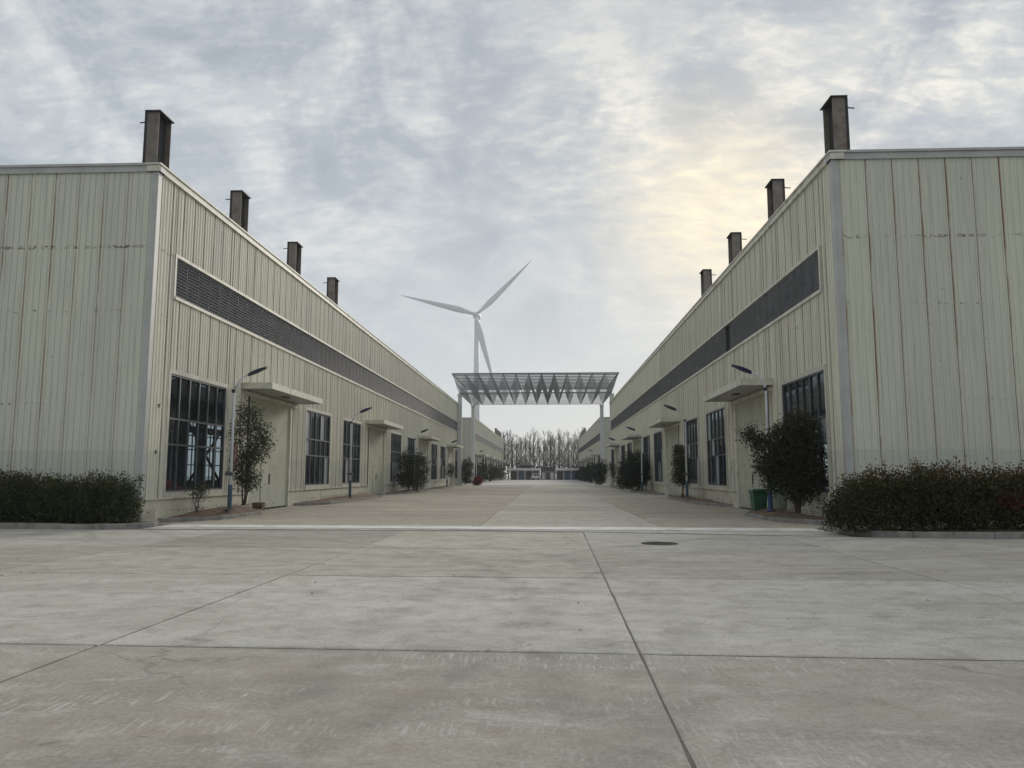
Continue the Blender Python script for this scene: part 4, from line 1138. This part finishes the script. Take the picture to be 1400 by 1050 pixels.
# ------------------------------------------------------------------ far end: sheds and bare poplars
def far_sheds():
    y = 228.
    for (x0, x1, lab) in ((-10.6, -1.9, 'low shed with white fascia and a blue shutter at the far end, left of centre'), (2.9, 11.6, 'low shed with white fascia and a blue shutter at the far end, right of centre')):
        root = empty('low_shed', ((x0+x1)/2, y, 0), label=lab, cat='shed')
        m = MB(); m.box(x0, x1, y, y+7, -.06, 2.8); m.build('wall', M['grey_far'], root)
        m = MB(); m.box(x0-.3, x1+.3, y-1.2, y+7, 2.8, 3.05); m.build('roof', M['dark_far'], root)
        m = MB(); m.box(x0-.3, x1+.3, y-1.32, y-1.205, 2.72, 3.35); m.build('fascia', M['white_far'], root)
        n = 4; w = (x1-x0)/n
        for i in range(n):
            mat = (M['dark_far'], M['blue_far'], M['dark_far'], M['grey_far'])[i] if x0 < 0 else (M['dark_far'], M['blue_far'], M['blue_far'], M['dark_far'])[i]
            m = MB(); m.box(x0+i*w+.3, x0+(i+1)*w-.3, y-.06, y-.01, .0, 2.35); m.build('shutter', mat, root)
        for i in range(n+1):
            m = MB(); xx = min(x1-.1, max(x0+.1, x0+i*w)); m.box(xx-.1, xx+.1, y-1.15, y-.95, -.06, 2.8); m.build('pillar', M['post'], root)
    root = empty('low_shed', (.5, y+2, 0), label='plain dark-roofed shed between the two white-edged sheds at the far end', cat='shed')
    m = MB(); m.box(-1.7, 2.7, y+1.5, y+6, -.06, 2.7); m.build('wall', M['grey_far'], root)
    m = MB(); m.box(-1.75, 2.75, y+1.2, y+6.2, 2.7, 3.9); m.build('roof', M['dark_far'], root)
    for xx in (-.9, .5, 1.7):
        m = MB(); m.box(xx-.4, xx+.4, y+1.44, y+1.49, .1, 2.1); m.build('door', M['white_far'] if xx != .5 else M['dark_far'], root)
    root = empty('brick_house', (-6.5, 240, 0), label='small dark house showing above the left white-edged shed', cat='house')
    m = MB(); m.box(-8.4, -4.6, 238, 243, -.06, 4.4); m.build('wall', M['dark_far'], root)
    m = MB(); 
    m.face([(-8.8, 237.6, 4.3), (-4.2, 237.6, 4.3), (-5.2, 240.5, 5.3), (-7.8, 240.5, 5.3)]); m.face([(-8.8, 243.4, 4.3), (-7.8, 240.5, 5.3), (-5.2, 240.5, 5.3), (-4.2, 243.4, 4.3)])
    m.face([(-8.8, 237.6, 4.3), (-7.8, 240.5, 5.3), (-8.8, 243.4, 4.3)]); m.face([(-4.2, 237.6, 4.3), (-4.2, 243.4, 4.3), (-5.2, 240.5, 5.3)])
    m.build('roof', M['dark_far'], root)
    # white van parked in front
    root = empty('parked_van', (-3.1, 225.6, 0), label='small white van parked in front of the left far shed', cat='van')
    m = MB()
    prof = [(-4.4, .35), (-4.4, 1.05), (-4.1, 1.15), (-3.75, 1.75), (-1.9, 1.8), (-1.8, .35)]
    for (a, b), (c, d) in zip(prof, prof[1:]+prof[:1]): m.face([(a, 224.8, b), (c, 224.8, d), (c, 226.4, d), (a, 226.4, b)])
    m.face([(a, 224.8, b) for a, b in prof]); m.face([(a, 226.4, b) for a, b in prof[::-1]])
    m.build('body', M['white_far'], root)
    for xx in (-3.9, -2.3):
        m = MB(); m.tube([(xx, 224.7, .3), (xx, 224.95, .3)], [.33, .33], 12); m.build('wheel', M['steel_dark'], root)
    m = MB(); m.box(-3.6, -2.9, 224.77, 224.79, 1.15, 1.6); m.box(-2.8, -2.05, 224.77, 224.79, 1.15, 1.6); m.build('window', M['steel_dark'], root)
    m = MB(); m.box(-60, 60, 246, 250, -.1, 2.9)
    P = np.stack([NR.uniform(-60, 60, 9000), NR.uniform(244, 249, 9000), NR.random(9000)**.8*4.7+.1], 1); P[:, 2] += .5*np.sin(P[:, 0]*.5)
    me = leaf_mesh('scrub', P, .55, M['leaf_dark'], .6, .2); tag(link('scrub', me), 'dark low scrub behind the far sheds', 'scrub', kind='stuff')
far_sheds()

def bare_tree_meshes(seed):
    rr = random.Random(seed); T = MB(); B = MB()
    H = rr.uniform(12.6, 14.6); pts = [Vector((0, 0, -.1))]; x = Vector((0, 0))
    for k in range(1, 9): x += Vector((rr.uniform(-.12, .12), rr.uniform(-.12, .12))); pts.append(Vector((x.x, x.y, H*k/8)))
    T.tube(pts, [.15*(1-.80*k/8) for k in range(9)], 6)
    def br(o, d, L, r, lvl):
        n = 3; p = o; ps = [o]; dd = d.copy()
        for k in range(n):
            dd = (dd+Vector((rr.uniform(-.14, .14), rr.uniform(-.14, .14), .10))).normalized(); p = p+dd*L/n; ps.append(p)
        B.tube(ps, [r*(1-.75*k/n) for k in range(n+1)], 3, False)
        if lvl < 2:
            for _ in range(5 if lvl == 0 else 3):
                t = rr.uniform(.25, .95); k = min(n-1, int(t*n)); q = ps[k].lerp(ps[k+1], t*n-k)
                a = rr.uniform(0, 6.28); nd = (dd*1.1+Vector((math.cos(a), math.sin(a), .45))*.55).normalized(); br(q, nd, L*rr.uniform(.4, .62), r*.5, lvl+1)
    for _ in range(30):
        z = rr.uniform(.16, .97)*H; k = min(7, int(z/H*8)); o = pts[k].lerp(pts[k+1], z/H*8-k); a = rr.uniform(0, 6.28)
        d = Vector((math.cos(a)*.50, math.sin(a)*.50, 1)).normalized(); br(o, d, rr.uniform(2.2, 3.9)*(1.15-z/H*.6), .042, 0)
    return T.mesh('trunk', M['bark_far'], True), B.mesh('crown', M['bark_far'])
protos = []
TG = 'bare poplars in a row behind the far sheds'; TL = 'tall bare leafless poplar in the row of bare trees behind the far sheds'
for k in range(6):
    a, b = bare_tree_meshes(20+k); root = empty('bare_tree', (0, 0, 0), label=TL, cat='tree', group=TG); link('trunk', a, root); link('crown', b, root); protos.append(root)
k = 0
for yy, x0, st in ((250, -17.5, 1.35), (254, -17.9, 1.4), (259, -18.2, 1.6)):
    x = x0
    while x < 19:
        o = protos[k] if k < 6 else copy_tree(protos[k % 6])
        o.location = (x+random.uniform(-.5, .5), yy+random.uniform(-1.5, 1.5), 0); o.rotation_euler = (0, 0, random.uniform(0, 6.28)); sc = random.uniform(.86, 1.08); o.scale = (sc, sc, sc*random.uniform(.93, 1.05))
        x += st; k += 1
# two poles in the gap on the left
m = MB(); m.tube([(-11.7, 205, 0), (-11.7, 205, 8.5)], [.14, .09], 8); m.bar((-12.3, 205, 7.9), (-11.1, 205, 7.9), .1); tag(m.build('utility_pole', M['post']), 'slim pale utility pole beyond the second left hall', 'pole')
# ------------------------------------------------------------------ haze
m = MB(); m.box(-450, 450, -50, 650, -1.1, 127); hz = m.build('haze', [])
hm = bpy.data.materials.new('haze air'); hm.use_nodes = True; nt = hm.node_tree; nt.nodes.remove(nt.nodes['Principled BSDF'])
pv = nt.nodes.new('ShaderNodeVolumePrincipled'); pv.inputs['Color'].default_value = (.97, .985, 1., 1); pv.inputs['Density'].default_value = .0004; pv.inputs['Anisotropy'].default_value = .2
nt.links.new(pv.outputs[0], nt.nodes['Material Output'].inputs['Volume']); hz.data.materials.append(hm); hz['kind'] = 'stuff'
print('slabs', slabs, 'panels', wL.n, wR.n, 'objects', len(bpy.data.objects))
